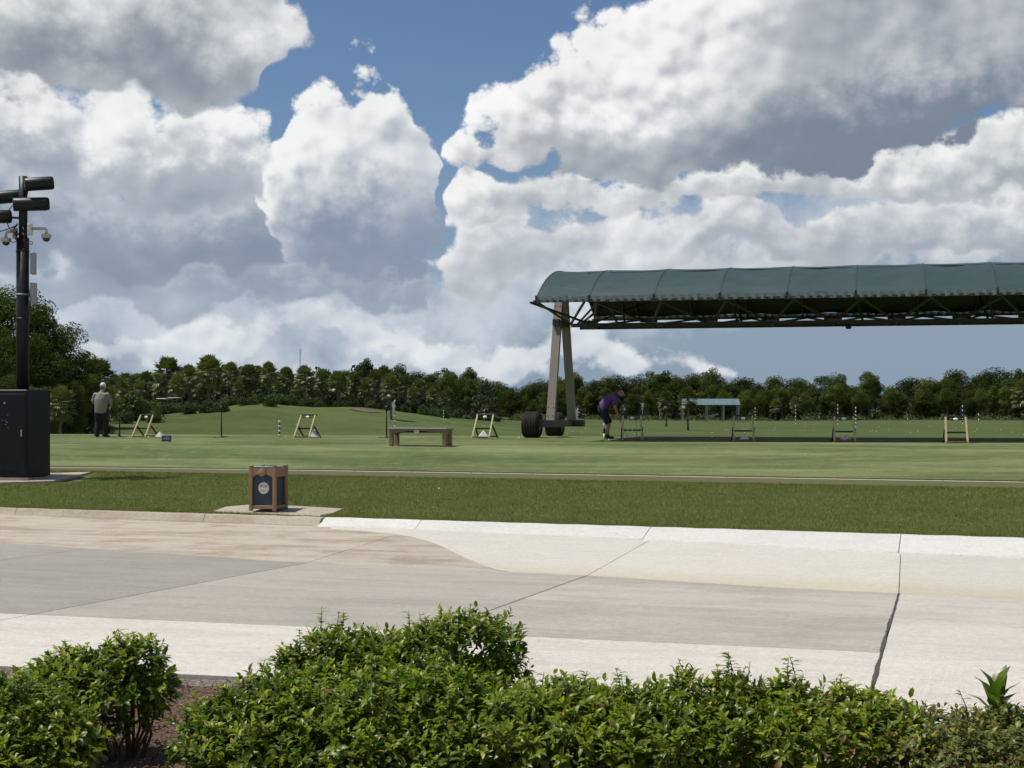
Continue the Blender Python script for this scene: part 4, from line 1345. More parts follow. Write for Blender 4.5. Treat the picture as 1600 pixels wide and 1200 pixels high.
# ------------------------------------------------------------------ people
def eloft(mb, pts, rxs, rys, side, n=14):
    """tube with elliptical rings: rx along 'side', ry across"""
    pts = [Vector(p) for p in pts]
    vs, fs = [], []
    for i, p in enumerate(pts):
        d = (pts[min(i + 1, len(pts) - 1)] - pts[max(i - 1, 0)]).normalized()
        s = Vector(side); s = (s - d * s.dot(d)).normalized(); t = d.cross(s)
        for k in range(n):
            a = 2 * PI * k / n
            vs.append(p + s * (math.cos(a) * rxs[i]) + t * (math.sin(a) * rys[i]))
    for i in range(len(pts) - 1):
        for k in range(n):
            k2 = (k + 1) % n
            fs.append((i * n + k, i * n + k2, (i + 1) * n + k2, (i + 1) * n + k))
    fs.append(tuple(reversed(range(n)))); fs.append(tuple((len(pts) - 1) * n + k for k in range(n)))
    mb.raw(vs, fs, True)

def fuse(mb, name, mat, parent, voxel=0.014, smooth=6, fac=0.5):
    """melt overlapping limbs into one continuous skin"""
    me = mb.mesh(name)
    o = bpy.data.objects.new(name, me); COL.objects.link(o)
    r = o.modifiers.new('remesh', 'REMESH'); r.mode = 'VOXEL'; r.voxel_size = voxel; r.use_smooth_shade = True
    s = o.modifiers.new('smooth', 'SMOOTH'); s.iterations = smooth; s.factor = fac
    dg = bpy.context.evaluated_depsgraph_get()
    m2 = bpy.data.meshes.new_from_object(o.evaluated_get(dg))
    bpy.data.objects.remove(o)
    m2.name = name
    m2.materials.clear(); m2.materials.append(mat)
    for p in m2.polygons: p.use_smooth = True
    return link(bpy.data.objects.new(name, m2), parent)

SKIN = plain('skin', (0.42, 0.235, 0.155, 1), 0.55, var=0.1)
def cloth(name, col):
    m, N, b, out = new_mat(name)
    oc = N.node('ShaderNodeTexCoord').outputs['Object']
    n = N.noise(N.vm('MULTIPLY', oc, (1.0, 1.0, 0.5)), 9.0, 4.0, 0.6, dist=0.8)
    N.put(b.inputs['Base Color'], N.mix(n, tuple(c * 0.82 for c in col[:3]) + (1,), tuple(c * 1.15 for c in col[:3]) + (1,)))
    b.inputs['Roughness'].default_value = 0.85
    bump(N, b, n, 0.8, 0.05)
    return m
SHIRT1 = cloth('taupe_polo', (0.235, 0.21, 0.185, 1)); PANTS1 = cloth('black_trousers', (0.012, 0.012, 0.014, 1))
SHIRT2 = cloth('purple_polo', (0.095, 0.045, 0.150, 1)); SHORTS2 = cloth('dark_navy_shorts', (0.010, 0.010, 0.020, 1))
SHOE = plain('dark_shoe', (0.012, 0.012, 0.013, 1), 0.5); CAPW = cloth('white_cap', (0.72, 0.72, 0.72, 1)); CAPD = cloth('dark_cap', (0.012, 0.014, 0.018, 1))
HAIR = plain('grey_hair', (0.16, 0.14, 0.12, 1), 0.8); SOLE = plain('shoe_sole', (0.25, 0.25, 0.24, 1), 0.7)

def hand(mb, wrist, direction, palm_side, curl=0.6, size=1.0):
    """palm, four bent fingers and a thumb closing round a grip"""
    d = Vector(direction).normalized(); s = Vector(palm_side); s = (s - d * s.dot(d)).normalized(); n = d.cross(s)
    w = Vector(wrist)
    eloft(mb, [w, w + d * 0.045 * size, w + d * 0.09 * size], [0.026, 0.040, 0.038], [0.020, 0.018, 0.015], s, 10)
    for k, L in enumerate((0.070, 0.080, 0.075, 0.058)):
        b = w + d * 0.085 * size + s * (-0.029 + 0.0195 * k)
        p1 = b + d * L * 0.42; p2 = p1 + (d * math.cos(curl * 1.6) + n * math.sin(curl * 1.6)) * L * 0.34; p3 = p2 + (d * math.cos(curl * 2.8) + n * math.sin(curl * 2.8)) * L * 0.26
        mb.tube([b - d * 0.02, p1, p2, p3], [0.0095, 0.0092, 0.0085, 0.007], 7)
    t0 = w + d * 0.03 - s * 0.034
    mb.tube([t0 + s * 0.012, t0 - s * 0.02 + d * 0.022, t0 - s * 0.018 + d * 0.05 + n * 0.02], [0.012, 0.0115, 0.009], 7)

def head(skin, c, fwd, size=1.0):
    """skull with jaw, nose, ears, brow"""
    f = Vector(fwd).normalized(); up = Vector((0, 0, 1)); up = (up - f * up.dot(f)).normalized(); s = f.cross(up)
    M = Matrix(((s.x, f.x, up.x, c[0]), (s.y, f.y, up.y, c[1]), (s.z, f.z, up.z, c[2]), (0, 0, 0, 1)))
    skin.sphere((0, 0.0, 0.02), 0.1, 16, 12, M, (0.78, 0.98, 1.1))
    skin.sphere((0, 0.035, -0.06), 0.075, 14, 10, M, (0.80, 0.85, 0.85))
    skin.sphere((0, 0.098, -0.015), 0.018, 8, 6, M, (0.8, 1.2, 1.6))
    skin.sphere((0, 0.088, -0.062), 0.018, 8, 6, M, (1.5, 0.6, 0.5))
    for k in (-1, 1):
        skin.sphere((k * 0.080, -0.005, -0.005), 0.026, 8, 6, M, (0.4, 0.8, 1.3))
    return M

def face(parent, M):
    for k in (-1, 1):
        e = MB().sphere((k * 0.030, 0.088, 0.018), 0.012, 8, 6, M, (1, 0.6, 0.7)); e.build('eye', OFFW, parent)

def cap(M, mat, parent):
    m = MB()
    prof = [(0.103, 0.020), (0.105, 0.05), (0.097, 0.10), (0.072, 0.138), (0.034, 0.154), (0.004, 0.157)]
    m.lathe(prof, 20, M @ tr(0, -0.002, 0.0) @ Matrix.Diagonal((0.88, 1.06, 1.0, 1)))
    vs = []; n = 10
    for i in range(n + 1):
        a = PI * i / n
        x = math.cos(a) * 0.078
        vs += [(x, 0.06 + math.sin(a) * 0.02, 0.045), (x * 0.95, 0.085 + math.sin(a) * 0.085, 0.030)]
    fs = [(2 * i, 2 * i + 1, 2 * i + 3, 2 * i + 2) for i in range(n)]
    m.raw(vs + [(x, y, z - 0.008) for x, y, z in vs], fs + [tuple(j + len(vs) for j in reversed(f)) for f in fs], True, M)
    return m.build('cap', mat, parent)

def shoe(parent, heel, toe_dir):
    d = Vector(toe_dir).normalized(); h = Vector(heel)
    s = Vector((-d.y, d.x, 0))
    m = MB()
    eloft(m, [h - d * 0.07 + Vector((0, 0, .045)), h - d * 0.03 + Vector((0, 0, .05)), h + d * 0.06 + Vector((0, 0, .05)), h + d * 0.14 + Vector((0, 0, .038)), h + d * 0.20 + Vector((0, 0, .028))],
          [0.030, 0.040, 0.045, 0.047, 0.026], [0.035, 0.046, 0.044, 0.034, 0.022], s, 12)
    o = m.build('shoe', SHOE, parent)
    m = MB()
    m.box((0, 0, 0), (0.07, 0.27, 0.02), Matrix.Translation(h + d * 0.065 + Vector((0, 0, .012))) @ rot(math.atan2(-d.x, d.y)), bev=0.008)
    m.build('sole', SOLE, o)

def club(parent, a, b, face_dir):
    o = MB().tube([a, b], [0.007, 0.005], 6).build('golf_club', GREYBOX, parent)
    MB().tube([a, Vector(a) + (Vector(b) - Vector(a)).normalized() * 0.26], 0.012, 7).build('grip', BLACKM, o)
    MB().bar(b, Vector(b) + Vector(face_dir) * 0.09, 0.03, 0.05).build('club_head', GREYBOX, o)

# --- golfer seen from behind, white cap
gp = unproj(158, 683)
person = thing('person', (gp.x, gp.y, gp.z), 'golfer in white cap, taupe polo and black trousers, standing with back turned', 'person', math.radians(-8))
K = 1.0
fw = Vector((0.25, 1, 0)).normalized()
body = MB()
# legs, hips
hipL, hipR = Vector((-0.105, 0, 0.90)), Vector((0.105, 0, 0.90))
knL, knR = Vector((-0.135, 0.04, 0.49)), Vector((0.125, 0.04, 0.49))
anL, anR = Vector((-0.135, -0.03, 0.09)), Vector((0.135, -0.01, 0.09))
for h, k_, a in ((hipL, knL, anL), (hipR, knR, anR)):
    eloft(body, [h, (h + k_) / 2, k_, (k_ + a) / 2 + Vector((0, -0.015, .03)), a], [0.085, 0.078, 0.056, 0.056, 0.038], [0.09, 0.08, 0.058, 0.058, 0.040], (1, 0, 0))
chest = [(0, 0.0, 0.86), (0, -0.01, 1.0), (0, -0.015, 1.15), (0, -0.005, 1.30), (0, 0.02, 1.43), (0, 0.05, 1.50)]
eloft(body, chest, [0.165, 0.170, 0.180, 0.190, 0.150, 0.07], [0.12, 0.125, 0.125, 0.12, 0.095, 0.06], (1, 0, 0), 18)
eloft(body, [(0, 0.05, 1.46), (0.01, 0.08, 1.58)], [0.062, 0.056], [0.062, 0.058], (1, 0, 0))
shL, shR = Vector((-0.20, 0.02, 1.42)), Vector((0.20, 0.02, 1.42))
elL, elR = Vector((-0.30, 0.06, 1.15)), Vector((0.31, 0.10, 1.13))
wrL, wrR = Vector((-0.16, 0.30, 1.06)), Vector((0.20, 0.34, 1.00))
for sh, el, wr in ((shL, elL, wrL), (shR, elR, wrR)):
    eloft(body, [sh, (sh + el) / 2, el, (el + wr) / 2, wr], [0.058, 0.052, 0.042, 0.041, 0.028], [0.058, 0.052, 0.042, 0.040, 0.026], (0, 1, 0), 10)
hand(body, wrL, Vector((0.6, 0.5, -0.4)), (0, 0, 1), 0.7)
hand(body, wrR, Vector((-0.6, 0.5, -0.4)), (0, 0, 1), 0.7)
HM = head(body, (0.015, 0.10, 1.66), (0.1, 1, -0.35))
fuse(body, 'body', SKIN, person, 0.013)
sh_ = MB()
eloft(sh_, [(0, -0.005, 0.80), (0, -0.01, 0.92), (0, -0.015, 1.08), (0, -0.01, 1.25), (0, 0.015, 1.41), (0, 0.045, 1.49)], [0.212, 0.215, 0.215, 0.222, 0.180, 0.085], [0.150, 0.158, 0.158, 0.148, 0.120, 0.078], (1, 0, 0), 20)
for sh, el in ((shL, elL), (shR, elR)):
    eloft(sh_, [sh * 0.72 + Vector((0, 0, 0.40)), sh, sh.lerp(el, 0.55), sh.lerp(el, 0.92)], [0.075, 0.085, 0.088, 0.092], [0.075, 0.085, 0.085, 0.088], (0, 1, 0), 12)
shirt = fuse(sh_, 'polo_shirt', SHIRT1, person, 0.014)
MB().lathe([(0.072, 0), (0.080, 0.012), (0.070, 0.05)], 16, tr(0.0, 0.045, 1.475) @ rot(-0.35, 'X')).build('collar', SHIRT1, shirt)
tp = MB()
for h, k_, a in ((hipL, knL, anL), (hipR, knR, anR)):
    eloft(tp, [h + Vector((0, 0, 0.06)), (h + k_) / 2, k_, (k_ + a) / 2, a - Vector((0, 0, 0.045))], [0.115, 0.108, 0.090, 0.088, 0.092], [0.125, 0.112, 0.096, 0.095, 0.10], (1, 0, 0), 14)
eloft(tp, [(0, 0, 0.80), (0, 0, 0.90), (0, -0.005, 0.99)], [0.19, 0.198, 0.185], [0.135, 0.145, 0.135], (1, 0, 0), 18)
fuse(tp, 'trousers', PANTS1, person, 0.014)
shoe(person, anL - Vector((0, 0, 0.09)), (-0.25, 1, 0)); shoe(person, anR - Vector((0, 0, 0.09)), (0.5, 0.9, 0))
cap(HM, CAPW, person)
MB().sphere((0, -0.02, -0.02), 0.092, 14, 10, HM, (0.80, 0.92, 0.70)).build('hair', HAIR, person)
face(person, HM)
club(person, (0.02, 0.42, 1.02), (0.34, 0.55, 0.06), (0.9, 0.2, 0))

# --- golfer bending over, purple polo
gp = unproj(949, 685.5)
person2 = thing('person', (gp.x, gp.y, gp.z), 'golfer in purple polo, dark shorts and dark cap, bent forward over his hands', 'person', 0)
body = MB()
an = [Vector((-0.04, -0.10, 0.085)), Vector((0.02, 0.16, 0.085))]
kn = [Vector((0.03, -0.12, 0.46)), Vector((0.06, 0.15, 0.46))]
hp = [Vector((-0.13, -0.10, 0.86)), Vector((-0.11, 0.10, 0.86))]
for h, k_, a in zip(hp, kn, an):
    eloft(body, [h, (h + k_) / 2, k_, (k_ + a) / 2 + Vector((-0.02, 0, .03)), a], [0.09, 0.085, 0.062, 0.063, 0.041], [0.09, 0.085, 0.062, 0.063, 0.041], (0, 1, 0))
sp_ = [(-0.15, 0, 0.84), (-0.12, 0, 0.97), (-0.02, 0, 1.12), (0.12, 0, 1.25), (0.26, 0, 1.34), (0.34, 0, 1.37)]
eloft(body, sp_, [0.165, 0.17, 0.18, 0.185, 0.15, 0.07], [0.12, 0.13, 0.13, 0.125, 0.10, 0.065], (0, 1, 0), 18)
eloft(body, [(0.30, 0, 1.36), (0.42, 0, 1.42)], [0.060, 0.056], [0.060, 0.056], (0, 1, 0))
sh = [Vector((0.24, -0.20, 1.29)), Vector((0.24, 0.20, 1.29))]
el = [Vector((0.22, -0.24, 0.98)), Vector((0.24, 0.22, 0.98))]
wr = [Vector((0.30, -0.05, 0.76)), Vector((0.33, 0.04, 0.74))]
for s_, e_, w_ in zip(sh, el, wr):
    eloft(body, [s_, (s_ + e_) / 2, e_, (e_ + w_) / 2, w_], [0.06, 0.054, 0.045, 0.043, 0.03], [0.06, 0.054, 0.045, 0.043, 0.028], (1, 0, 0), 10)
hand(body, wr[0], (0.35, 0.25, -0.9), (0.3, 1, 0.2), 0.8); hand(body, wr[1], (0.35, -0.2, -0.9), (0.3, -1, 0.2), 0.8)
HM2 = head(body, (0.47, 0, 1.44), (0.75, 0, -0.75))
fuse(body, 'body', SKIN, person2, 0.013)
m = MB()
eloft(m, [(-0.17, 0, 0.90), (-0.12, 0, 1.0), (-0.02, 0, 1.14), (0.12, 0, 1.26), (0.25, 0, 1.34), (0.335, 0, 1.375)], [0.205, 0.21, 0.215, 0.212, 0.175, 0.085], [0.155, 0.165, 0.165, 0.150, 0.122, 0.078], (0, 1, 0), 20)
for s_, e_ in zip(sh, el):
    eloft(m, [s_ + Vector((0, -0.06 if s_.y > 0 else 0.06, 0.02)), s_, s_.lerp(e_, 0.5), s_.lerp(e_, 0.85)], [0.08, 0.088, 0.088, 0.092], [0.08, 0.088, 0.085, 0.088], (1, 0, 0), 12)
fuse(m, 'polo_shirt', SHIRT2, person2, 0.014)
m = MB()
for h, k_ in zip(hp, kn):
    eloft(m, [h + Vector((0, 0, 0.07)), h.lerp(k_, 0.4), h.lerp(k_, 0.98)], [0.125, 0.122, 0.112], [0.135, 0.125, 0.115], (0, 1, 0), 14)
eloft(m, [(-0.15, 0, 0.80), (-0.15, 0, 0.88), (-0.13, 0, 0.98)], [0.19, 0.20, 0.19], [0.15, 0.155, 0.145], (0, 1, 0), 18)
fuse(m, 'shorts', SHORTS2, person2, 0.014)
for a in an: shoe(person2, a - Vector((0, 0, 0.085)), (1, -0.1, 0))
m = MB()
for a in an: m.lathe([(0.050, -0.02), (0.052, 0.05)], 12, Matrix.Translation(a))
for i_, a in enumerate(an): MB().lathe([(0.050, -0.03), (0.053, 0.05), (0.046, 0.055)], 12, Matrix.Translation(a)).build('sock', PANTS1, person2)
cap(HM2, CAPD, person2)
MB().sphere((0, -0.02, -0.02), 0.092, 14, 10, HM2, (0.80, 0.92, 0.70)).build('hair', HAIR, person2)
face(person2, HM2)
club(person2, (0.33, 0.0, 0.74), (0.62, 0.02, 0.03), (0.1, 0.9, 0))
# ------------------------------------------------------------------ trees
def quads_at(C, Nn, size, asp=0.55, r=None, fold=0.25):
    """kite shaped leaf clumps: centres, rough normals, sizes -> verts, quads"""
    r = r or rng
    n = len(C)
    Nn = Nn / np.maximum(1e-6, np.linalg.norm(Nn, axis=1, keepdims=True))
    ref = r.normal(size=(n, 3))
    A = np.cross(Nn, ref); A /= np.maximum(1e-6, np.linalg.norm(A, axis=1, keepdims=True))
    B = np.cross(Nn, A)
    s = size[:, None]
    V = np.stack([C - A * s * 0.5, C + B * s * asp * 0.5 + Nn * s * fold * 0.3, C + A * s * 0.5 - Nn * s * fold * 0.5, C - B * s * asp * 0.5 + Nn * s * fold * 0.3], 1)
    Q = np.arange(n * 4).reshape(n, 4)
    return V.reshape(-1, 3), Q

L_OAK = leafmat('oak_leaves', (0.0307, 0.0448, 0.0102, 1), (0.0614, 0.0819, 0.0166, 1), (0.0960, 0.1126, 0.0256, 1), 0.6, 0.14, 0.06, 0.35)
L_PINE = leafmat('pine_needles', (0.0465, 0.0713, 0.0155, 1), (0.0961, 0.1302, 0.0279, 1), (0.1550, 0.1829, 0.0465, 1), 0.6, 0.16, 0.06, 0.5)
L_LITE = leafmat('light_pine_needles', (0.0520, 0.0754, 0.0156, 1), (0.1040, 0.1300, 0.0286, 1), (0.1495, 0.1690, 0.0468, 1), 0.6, 0.16, 0.06, 0.4)
L_PALM = leafmat('palm_fronds', (0.0878, 0.1083, 0.0322, 1), (0.1640, 0.1815, 0.0615, 1), (0.2635, 0.2635, 0.1142, 1), 0.45, 0.12, 0.4, 0.5)
L_DEAD = leafmat('dead_palm_fronds', (0.1495, 0.1012, 0.0517, 1), (0.2530, 0.1782, 0.0978, 1), (0.3220, 0.2415, 0.1380, 1), 0.8, 0.1, 0.2, 0.6)
L_HEDGE = leafmat('hedge_leaves', (0.0378, 0.0630, 0.0231, 1), (0.0756, 0.1092, 0.0378, 1), (0.1092, 0.1386, 0.0546, 1), 0.6, 0.14, 0.06, 0.6)
B_GREY = bark('grey_bark', (0.05, 0.042, 0.034, 1), (0.15, 0.125, 0.10, 1))
B_PALM = bark('palm_bark', (0.08, 0.066, 0.052, 1), (0.20, 0.17, 0.135, 1), 7.0)

def crown_mesh(name, lumps, n, size, mat, seed, up=0.35, inner=0.25):
    r = np.random.default_rng(seed)
    L = np.array(lumps, float)                       # x y z rx ry rz
    vol = (L[:, 3] * L[:, 4] + L[:, 4] * L[:, 5] + L[:, 3] * L[:, 5])
    pick = r.choice(len(L), n, p=vol / vol.sum())
    d = r.normal(size=(n, 3)); d /= np.linalg.norm(d, axis=1, keepdims=True)
    # small knobs on every lump so that the outline is uneven
    kn = r.normal(size=(len(L), 26, 3)); kn /= np.linalg.norm(kn, axis=2, keepdims=True)
    dots = np.einsum('nk,nmk->nm', d, kn[pick])
    bulge = 0.80 + 0.24 * np.clip((dots.max(1) - 0.80) / 0.20, 0, 1)
    rad = np.where(r.random(n) < inner, r.uniform(0.35, 0.9, n), r.uniform(0.90, 1.05, n)) * bulge
    C = L[pick, :3] + d * L[pick, 3:6] * rad[:, None]
    nm = d + np.array([0, 0, up]) + r.normal(size=(n, 3)) * 0.55
    V, Q = quads_at(C, nm, size * r.uniform(0.6, 1.35, n), 0.6, r)
    return np_mesh(name, V, Q, mat, smooth=False, link_it=False)

def trunk_mesh(name, H, r0, r1, limbs, mat, seed, bend=0.02):
    rr = random.Random(seed)
    m = MB()
    pts = [(rr.uniform(-bend, bend) * H * (i / 6), rr.uniform(-bend, bend) * H * (i / 6), H * i / 6) for i in range(7)]
    m.tube(pts, [r0 + (r1 - r0) * (i / 6) ** 0.8 for i in range(7)], 8)
    for (x, y, z) in limbs:
        z0 = max(H * 0.3, z - 0.35 * math.hypot(x, y) - 0.5)
        z0 = min(z0, H * 0.96)
        m.tube([(0, 0, z0), (x * 0.5, y * 0.5, (z0 + z) / 2 - 0.1), (x, y, z)], [r1 * 0.8, r1 * 0.5, r1 * 0.18], 5)
    me = m.mesh(name); me.materials.append(mat)
    return me

def lumps_round(seed, H, W, clear, k, flat=0.8, sz=(0.24, 0.36)):
    rr = random.Random(seed)
    out = [(0, 0, H * (clear + (1 - clear) * 0.5), W * 0.30, W * 0.30, H * (1 - clear) * 0.38)]
    for i in range(k):
        a = rr.uniform(0, 2 * PI); u = rr.random() ** 0.6
        zr = rr.uniform(0.05, 1.0)
        prof = math.sin(PI * (0.12 + 0.80 * zr)) ** 0.6
        s = rr.uniform(*sz) * W * (0.75 + 0.4 * prof) * 0.62
        x, y = math.cos(a) * u * (W / 2 - s * 0.8) * prof, math.sin(a) * u * (W / 2 - s * 0.8) * prof
        z = H * clear + (H * (1 - clear) - s) * zr
        out.append((x, y, max(z, s * 0.6), s, s, s * flat))
    return out

def make_proto(kind, seed, H, W, clear, k, n, size, leaf, barkm, r0, flat=0.8, sz=(0.24, 0.36), up=0.35, inner=0.25):
    lm = lumps_round(seed, H, W, clear, k, flat, sz)
    crown = crown_mesh('crown', lm, n, size, leaf, seed, up, inner)
    trunk = trunk_mesh('trunk', H * (clear + (1 - clear) * 0.55), r0, r0 * 0.45, [l[:3] for l in lm[1:9]], barkm, seed)
    return (trunk, crown, H)

PROTO = {
    'oak': [make_proto('oak', s, 12.0, w, 0.10, 30, 10500, 0.36, L_OAK, B_GREY, 0.35) for s, w in ((1, 10.5), (2, 9.0), (3, 12.0))] + [make_proto('oak', 4, 12.0, 7.0, 0.22, 20, 7500, 0.36, L_PINE, B_GREY, 0.30, 0.75, (0.2, 0.34)), make_proto('oak', 5, 12.0, 13.5, 0.14, 34, 11000, 0.36, L_OAK, B_GREY, 0.35, 0.6, (0.16, 0.26)), make_proto('oak', 6, 12.0, 8.0, 0.05, 22, 9000, 0.36, L_LITE, B_GREY, 0.30, 0.9, (0.2, 0.4))],
    'pine': [make_proto('pine', s, 13.0, w, 0.36, 24, 6500, 0.32, L_LITE, B_GREY, 0.26, 0.7, (0.22, 0.34)) for s, w in ((11, 6.8), (12, 7.6), (13, 6.0))],
    'dense': [make_proto('dense', s, 11.5, w, 0.04, 58, 22000, 0.19, L_PINE, B_GREY, 0.28, 0.85, (0.16, 0.26)) for s, w in ((21, 8.0), (22, 7.0), (23, 6.4))],
    'bush': [make_proto('bush', s, 1.5, w, 0.0, 11, 1100, 0.17, L_HEDGE, B_GREY, 0.05, 0.9, (0.34, 0.5)) for s, w in ((31, 2.0), (32, 2.4), (33, 1.7))],
}

def palm_proto(seed, H, nf, dead, size):
    r = np.random.default_rng(seed); rr = random.Random(seed)
    def fan(base, az, el, L, wid, droop):
        """one costapalmate frond: stalk and a folded fan of pointed leaflets"""
        d = Vector((math.cos(az) * math.cos(el), math.sin(az) * math.cos(el), math.sin(el)))
        s = Vector((-math.sin(az), math.cos(az), 0)); u = s.cross(d)
        if u.z < 0: u = -u
        vs, fs = [], []
        hub = Vector(base) + d * (L * 0.52) + Vector((0, 0, -droop * L * 0.10))
        w = 0.02 * size
        for p in (Vector(base), hub): vs += [p - s * w, p + s * w]
        fs.append((0, 1, 3, 2))
        n = 11
        for k in range(n):
            a = (k - (n - 1) / 2) / ((n - 1) / 2) * wid
            dd = (d * math.cos(a) + s * math.sin(a))
            ll = L * 0.55 * (1 - 0.25 * (a / wid) ** 2) * rr.uniform(0.85, 1.1)
            tip = hub + dd * ll + Vector((0, 0, -droop * ll * rr.uniform(0.3, 0.65)))
            midp = hub + dd * ll * 0.55 + u * 0.02 + Vector((0, 0, -droop * ll * 0.08))
            pr = dd.cross(u).normalized() * (0.065 * size)
            b = len(vs)
            vs += [hub + dd * 0.05, midp - pr, tip, midp + pr]
            fs.append((b, b + 1, b + 2, b + 3))
        return vs, fs
    def collect(mb, cnt, e0, e1, L, droop, wid):
        for i in range(cnt):
            az = i * 2.399963 + rr.uniform(-.25, .25)
            t = (i + 0.5) / cnt
            el = e0 + (e1 - e0) * t ** 1.25 + rr.uniform(-.12, .12)
            vs, fs = fan((0.08 * math.cos(az), 0.08 * math.sin(az), H - 0.1 - 0.25 * t), az, el, L * rr.uniform(0.85, 1.1), wid, droop)
            vs = [Vector((v[0], v[1], H + 0.1 + (v[2] - H) * 1.38)) for v in vs]
            mb.raw(vs, fs, False)
    live, dd_ = MB(), MB()
    collect(live, nf, 1.5, -0.75, 1.34 * size, 0.42, 1.25)
    collect(dd_, dead, -0.7, -1.25, 0.95 * size, 0.35, 0.9)
    me1 = live.mesh('crown'); me1.materials.append(L_PALM)
    me2 = dd_.mesh('dead_skirt'); me2.materials.append(L_DEAD)
    t = MB()
    t.tube([(0.05 * math.sin(i * 0.9 + seed), 0.05 * math.cos(i * 1.3 + seed), H * i / 7) for i in range(8)], [0.20, 0.17, 0.155, 0.15, 0.15, 0.16, 0.20, 0.15], 9)
    for i in range(26):                                        # old leaf boots under the crown
        a = i * 2.4; z = H * (0.62 + 0.36 * i / 26)
        t.bar((0.13 * math.cos(a), 0.13 * math.sin(a), z), (0.27 * math.cos(a), 0.27 * math.sin(a), z + 0.24), 0.10, 0.03)
    me3 = t.mesh('trunk'); me3.materials.append(B_PALM)
    return (me3, me1, H, me2)
PALMS = [palm_proto(5, 5.0, 80, 12, 1.28), palm_proto(6, 4.7, 74, 15, 1.32), palm_proto(7, 5.3, 86, 8, 1.22)]

def plant(kind, X, top, d, label, cat, group, name, seed, wide=1.0, base=None):
    rr = random.Random(seed)
    pr = PALMS[rr.randrange(3)] if kind == 'palm' else PROTO[kind][rr.randrange(len(PROTO[kind]))]
    g = ground(X, d)
    zt = CAM_H + (HOR - top) / FPX * d
    H = max(0.4, zt - g.z)
    full = max(v.co.z for v in pr[1].vertices) if kind == 'palm' else pr[2]
    s = H / full
    t = thing(name, (g.x, g.y, g.z - 0.05), label, cat, rr.uniform(0, 6.28), group)
    t.scale = (s * wide * rr.uniform(0.93, 1.07), s * wide * rr.uniform(0.93, 1.07), s)
    for me, nm in zip((pr[0], pr[1]) + ((pr[3],) if len(pr) > 3 else ()), ('trunk', 'crown', 'dead_skirt')):
        link(bpy.data.objects.new(nm, me), t)
    return t

rt = random.Random(99)
OAKL = 'dark broad-crowned tree in the wood closing the far end of the range'
# back of the wood
x = -330
prof = [(-400, 600), (640, 588), (660, 580), (700, 573), (740, 577), (760, 594), (800, 592), (850, 594), (880, 588), (905, 579), (940, 582), (960, 588), (985, 582), (1010, 580), (1050, 578), (1090, 586), (1130, 586), (1170, 583), (1210, 583), (1250, 590), (1290, 586), (1330, 588), (1360, 590), (1400, 588), (1440, 582), (1480, 578), (1520, 577), (1560, 570), (1600, 566), (1800, 566)]
px_ = np.array([p[0] for p in prof]); pt_ = np.array([p[1] for p in prof])
X = 610
i = 0
while X < 1760:
    top = float(np.interp(X, px_, pt_))
    d = (275 if X < 760 else 330 + 30 * min(1, (X - 760) / 100)) + rt.uniform(0, 14)
    plant('oak', X, top + rt.choice((-5, -2, 0, 2, 5, 9)) + rt.uniform(-2, 2), d + 14, OAKL, 'tree', 'trees of the far wood', 'oak_tree', 1000 + i, rt.uniform(0.8, 1.35))
    X += rt.uniform(14, 36); i += 1
X = 640
while X < 1740:                                         # front of the wood, lower
    top = float(np.interp(X, px_, pt_))
    d = (262 if X < 750 else 318 + 25 * min(1, (X - 750) / 100)) + rt.uniform(-6, 6)
    plant('oak', X, top + rt.uniform(8, 34), d, OAKL, 'tree', 'trees of the far wood', 'oak_tree', 2000 + i, rt.uniform(0.85, 1.4))
    X += rt.uniform(16, 44); i += 1
# paler pines standing before the wood
for k, (X, top, lab) in enumerate([(1108, 571, 'pale open-crowned pine overtopping the wood near the far shelter'), (1306, 575, 'flat-topped pine overtopping the wood behind the third shaded bag stand'), (1355, 577, 'second flat-topped pine overtopping the wood, beside the taller one'),
                          (873, 585, 'wispy pine crown showing between the canopy legs')]):
    plant('pine', X, top, 352, lab, 'tree', None, 'pine_tree', 3000 + k, 1.15)
for k, (X, top) in enumerate([(1165, 603), (1190, 612), (1130, 606), (1345, 604), (1391, 604), (1480, 600), (1304, 598), (1222, 606), (1258, 608), (1438, 606), (1535, 602), (1012, 607), (945, 604), (1575, 600), (1640, 602), (920, 610)]):
    plant('pine', X, top, rt.uniform(332, 343), 'round-crowned pale green pine standing along the front edge of the far wood', 'tree', 'pines along the edge of the far wood', 'pine_tree', 3100 + k, rt.uniform(1.0, 1.3))
# round trees behind the palm grove
for k, (X, top, d) in enumerate([(572, 557, 225), (622, 562, 235), (545, 574, 230), (510, 580, 240), (655, 576, 240), (470, 584, 240), (700, 580, 250), (735, 590, 250), (430, 586, 240), (390, 582, 215), (350, 580, 220), (310, 582, 215), (270, 584, 220), (230, 588, 215), (190, 590, 220), (410, 594, 205), (500, 592, 210), (330, 596, 205), (250, 598, 205), (290, 592, 225), (370, 590, 225), (450, 588, 220), (530, 588, 222)]):
    plant('oak', X, top, d, 'dark rounded tree rising behind the palm grove on the mound', 'tree', 'dark trees behind the palm grove', 'oak_tree', 3300 + k, 0.95)
# pines at the left by the mast
for k, (X, top, d, w) in enumerate([(-60, 425, 120, 1.1), (10, 440, 124, 1.05), (62, 462, 122, 0.95), (100, 497, 124, 0.95), (128, 540, 126, 1.0), (-20, 470, 112, 1.0), (40, 510, 112, 1.0), (80, 545, 113, 1.0), (140, 578, 122, 1.1), (110, 590, 114, 1.2), (-90, 520, 108, 1.2), (20, 580, 108, 1.3), (60, 600, 107, 1.4), (-140, 440, 116, 1.2), (160, 592, 132, 1.0), (-200, 430, 118, 1.2)]):
    plant('dense', X, top, d, 'tall dense pine in the dark stand behind the mast cabinet', 'tree', 'pine stand behind the mast', 'pine_tree', 3500 + k, w)
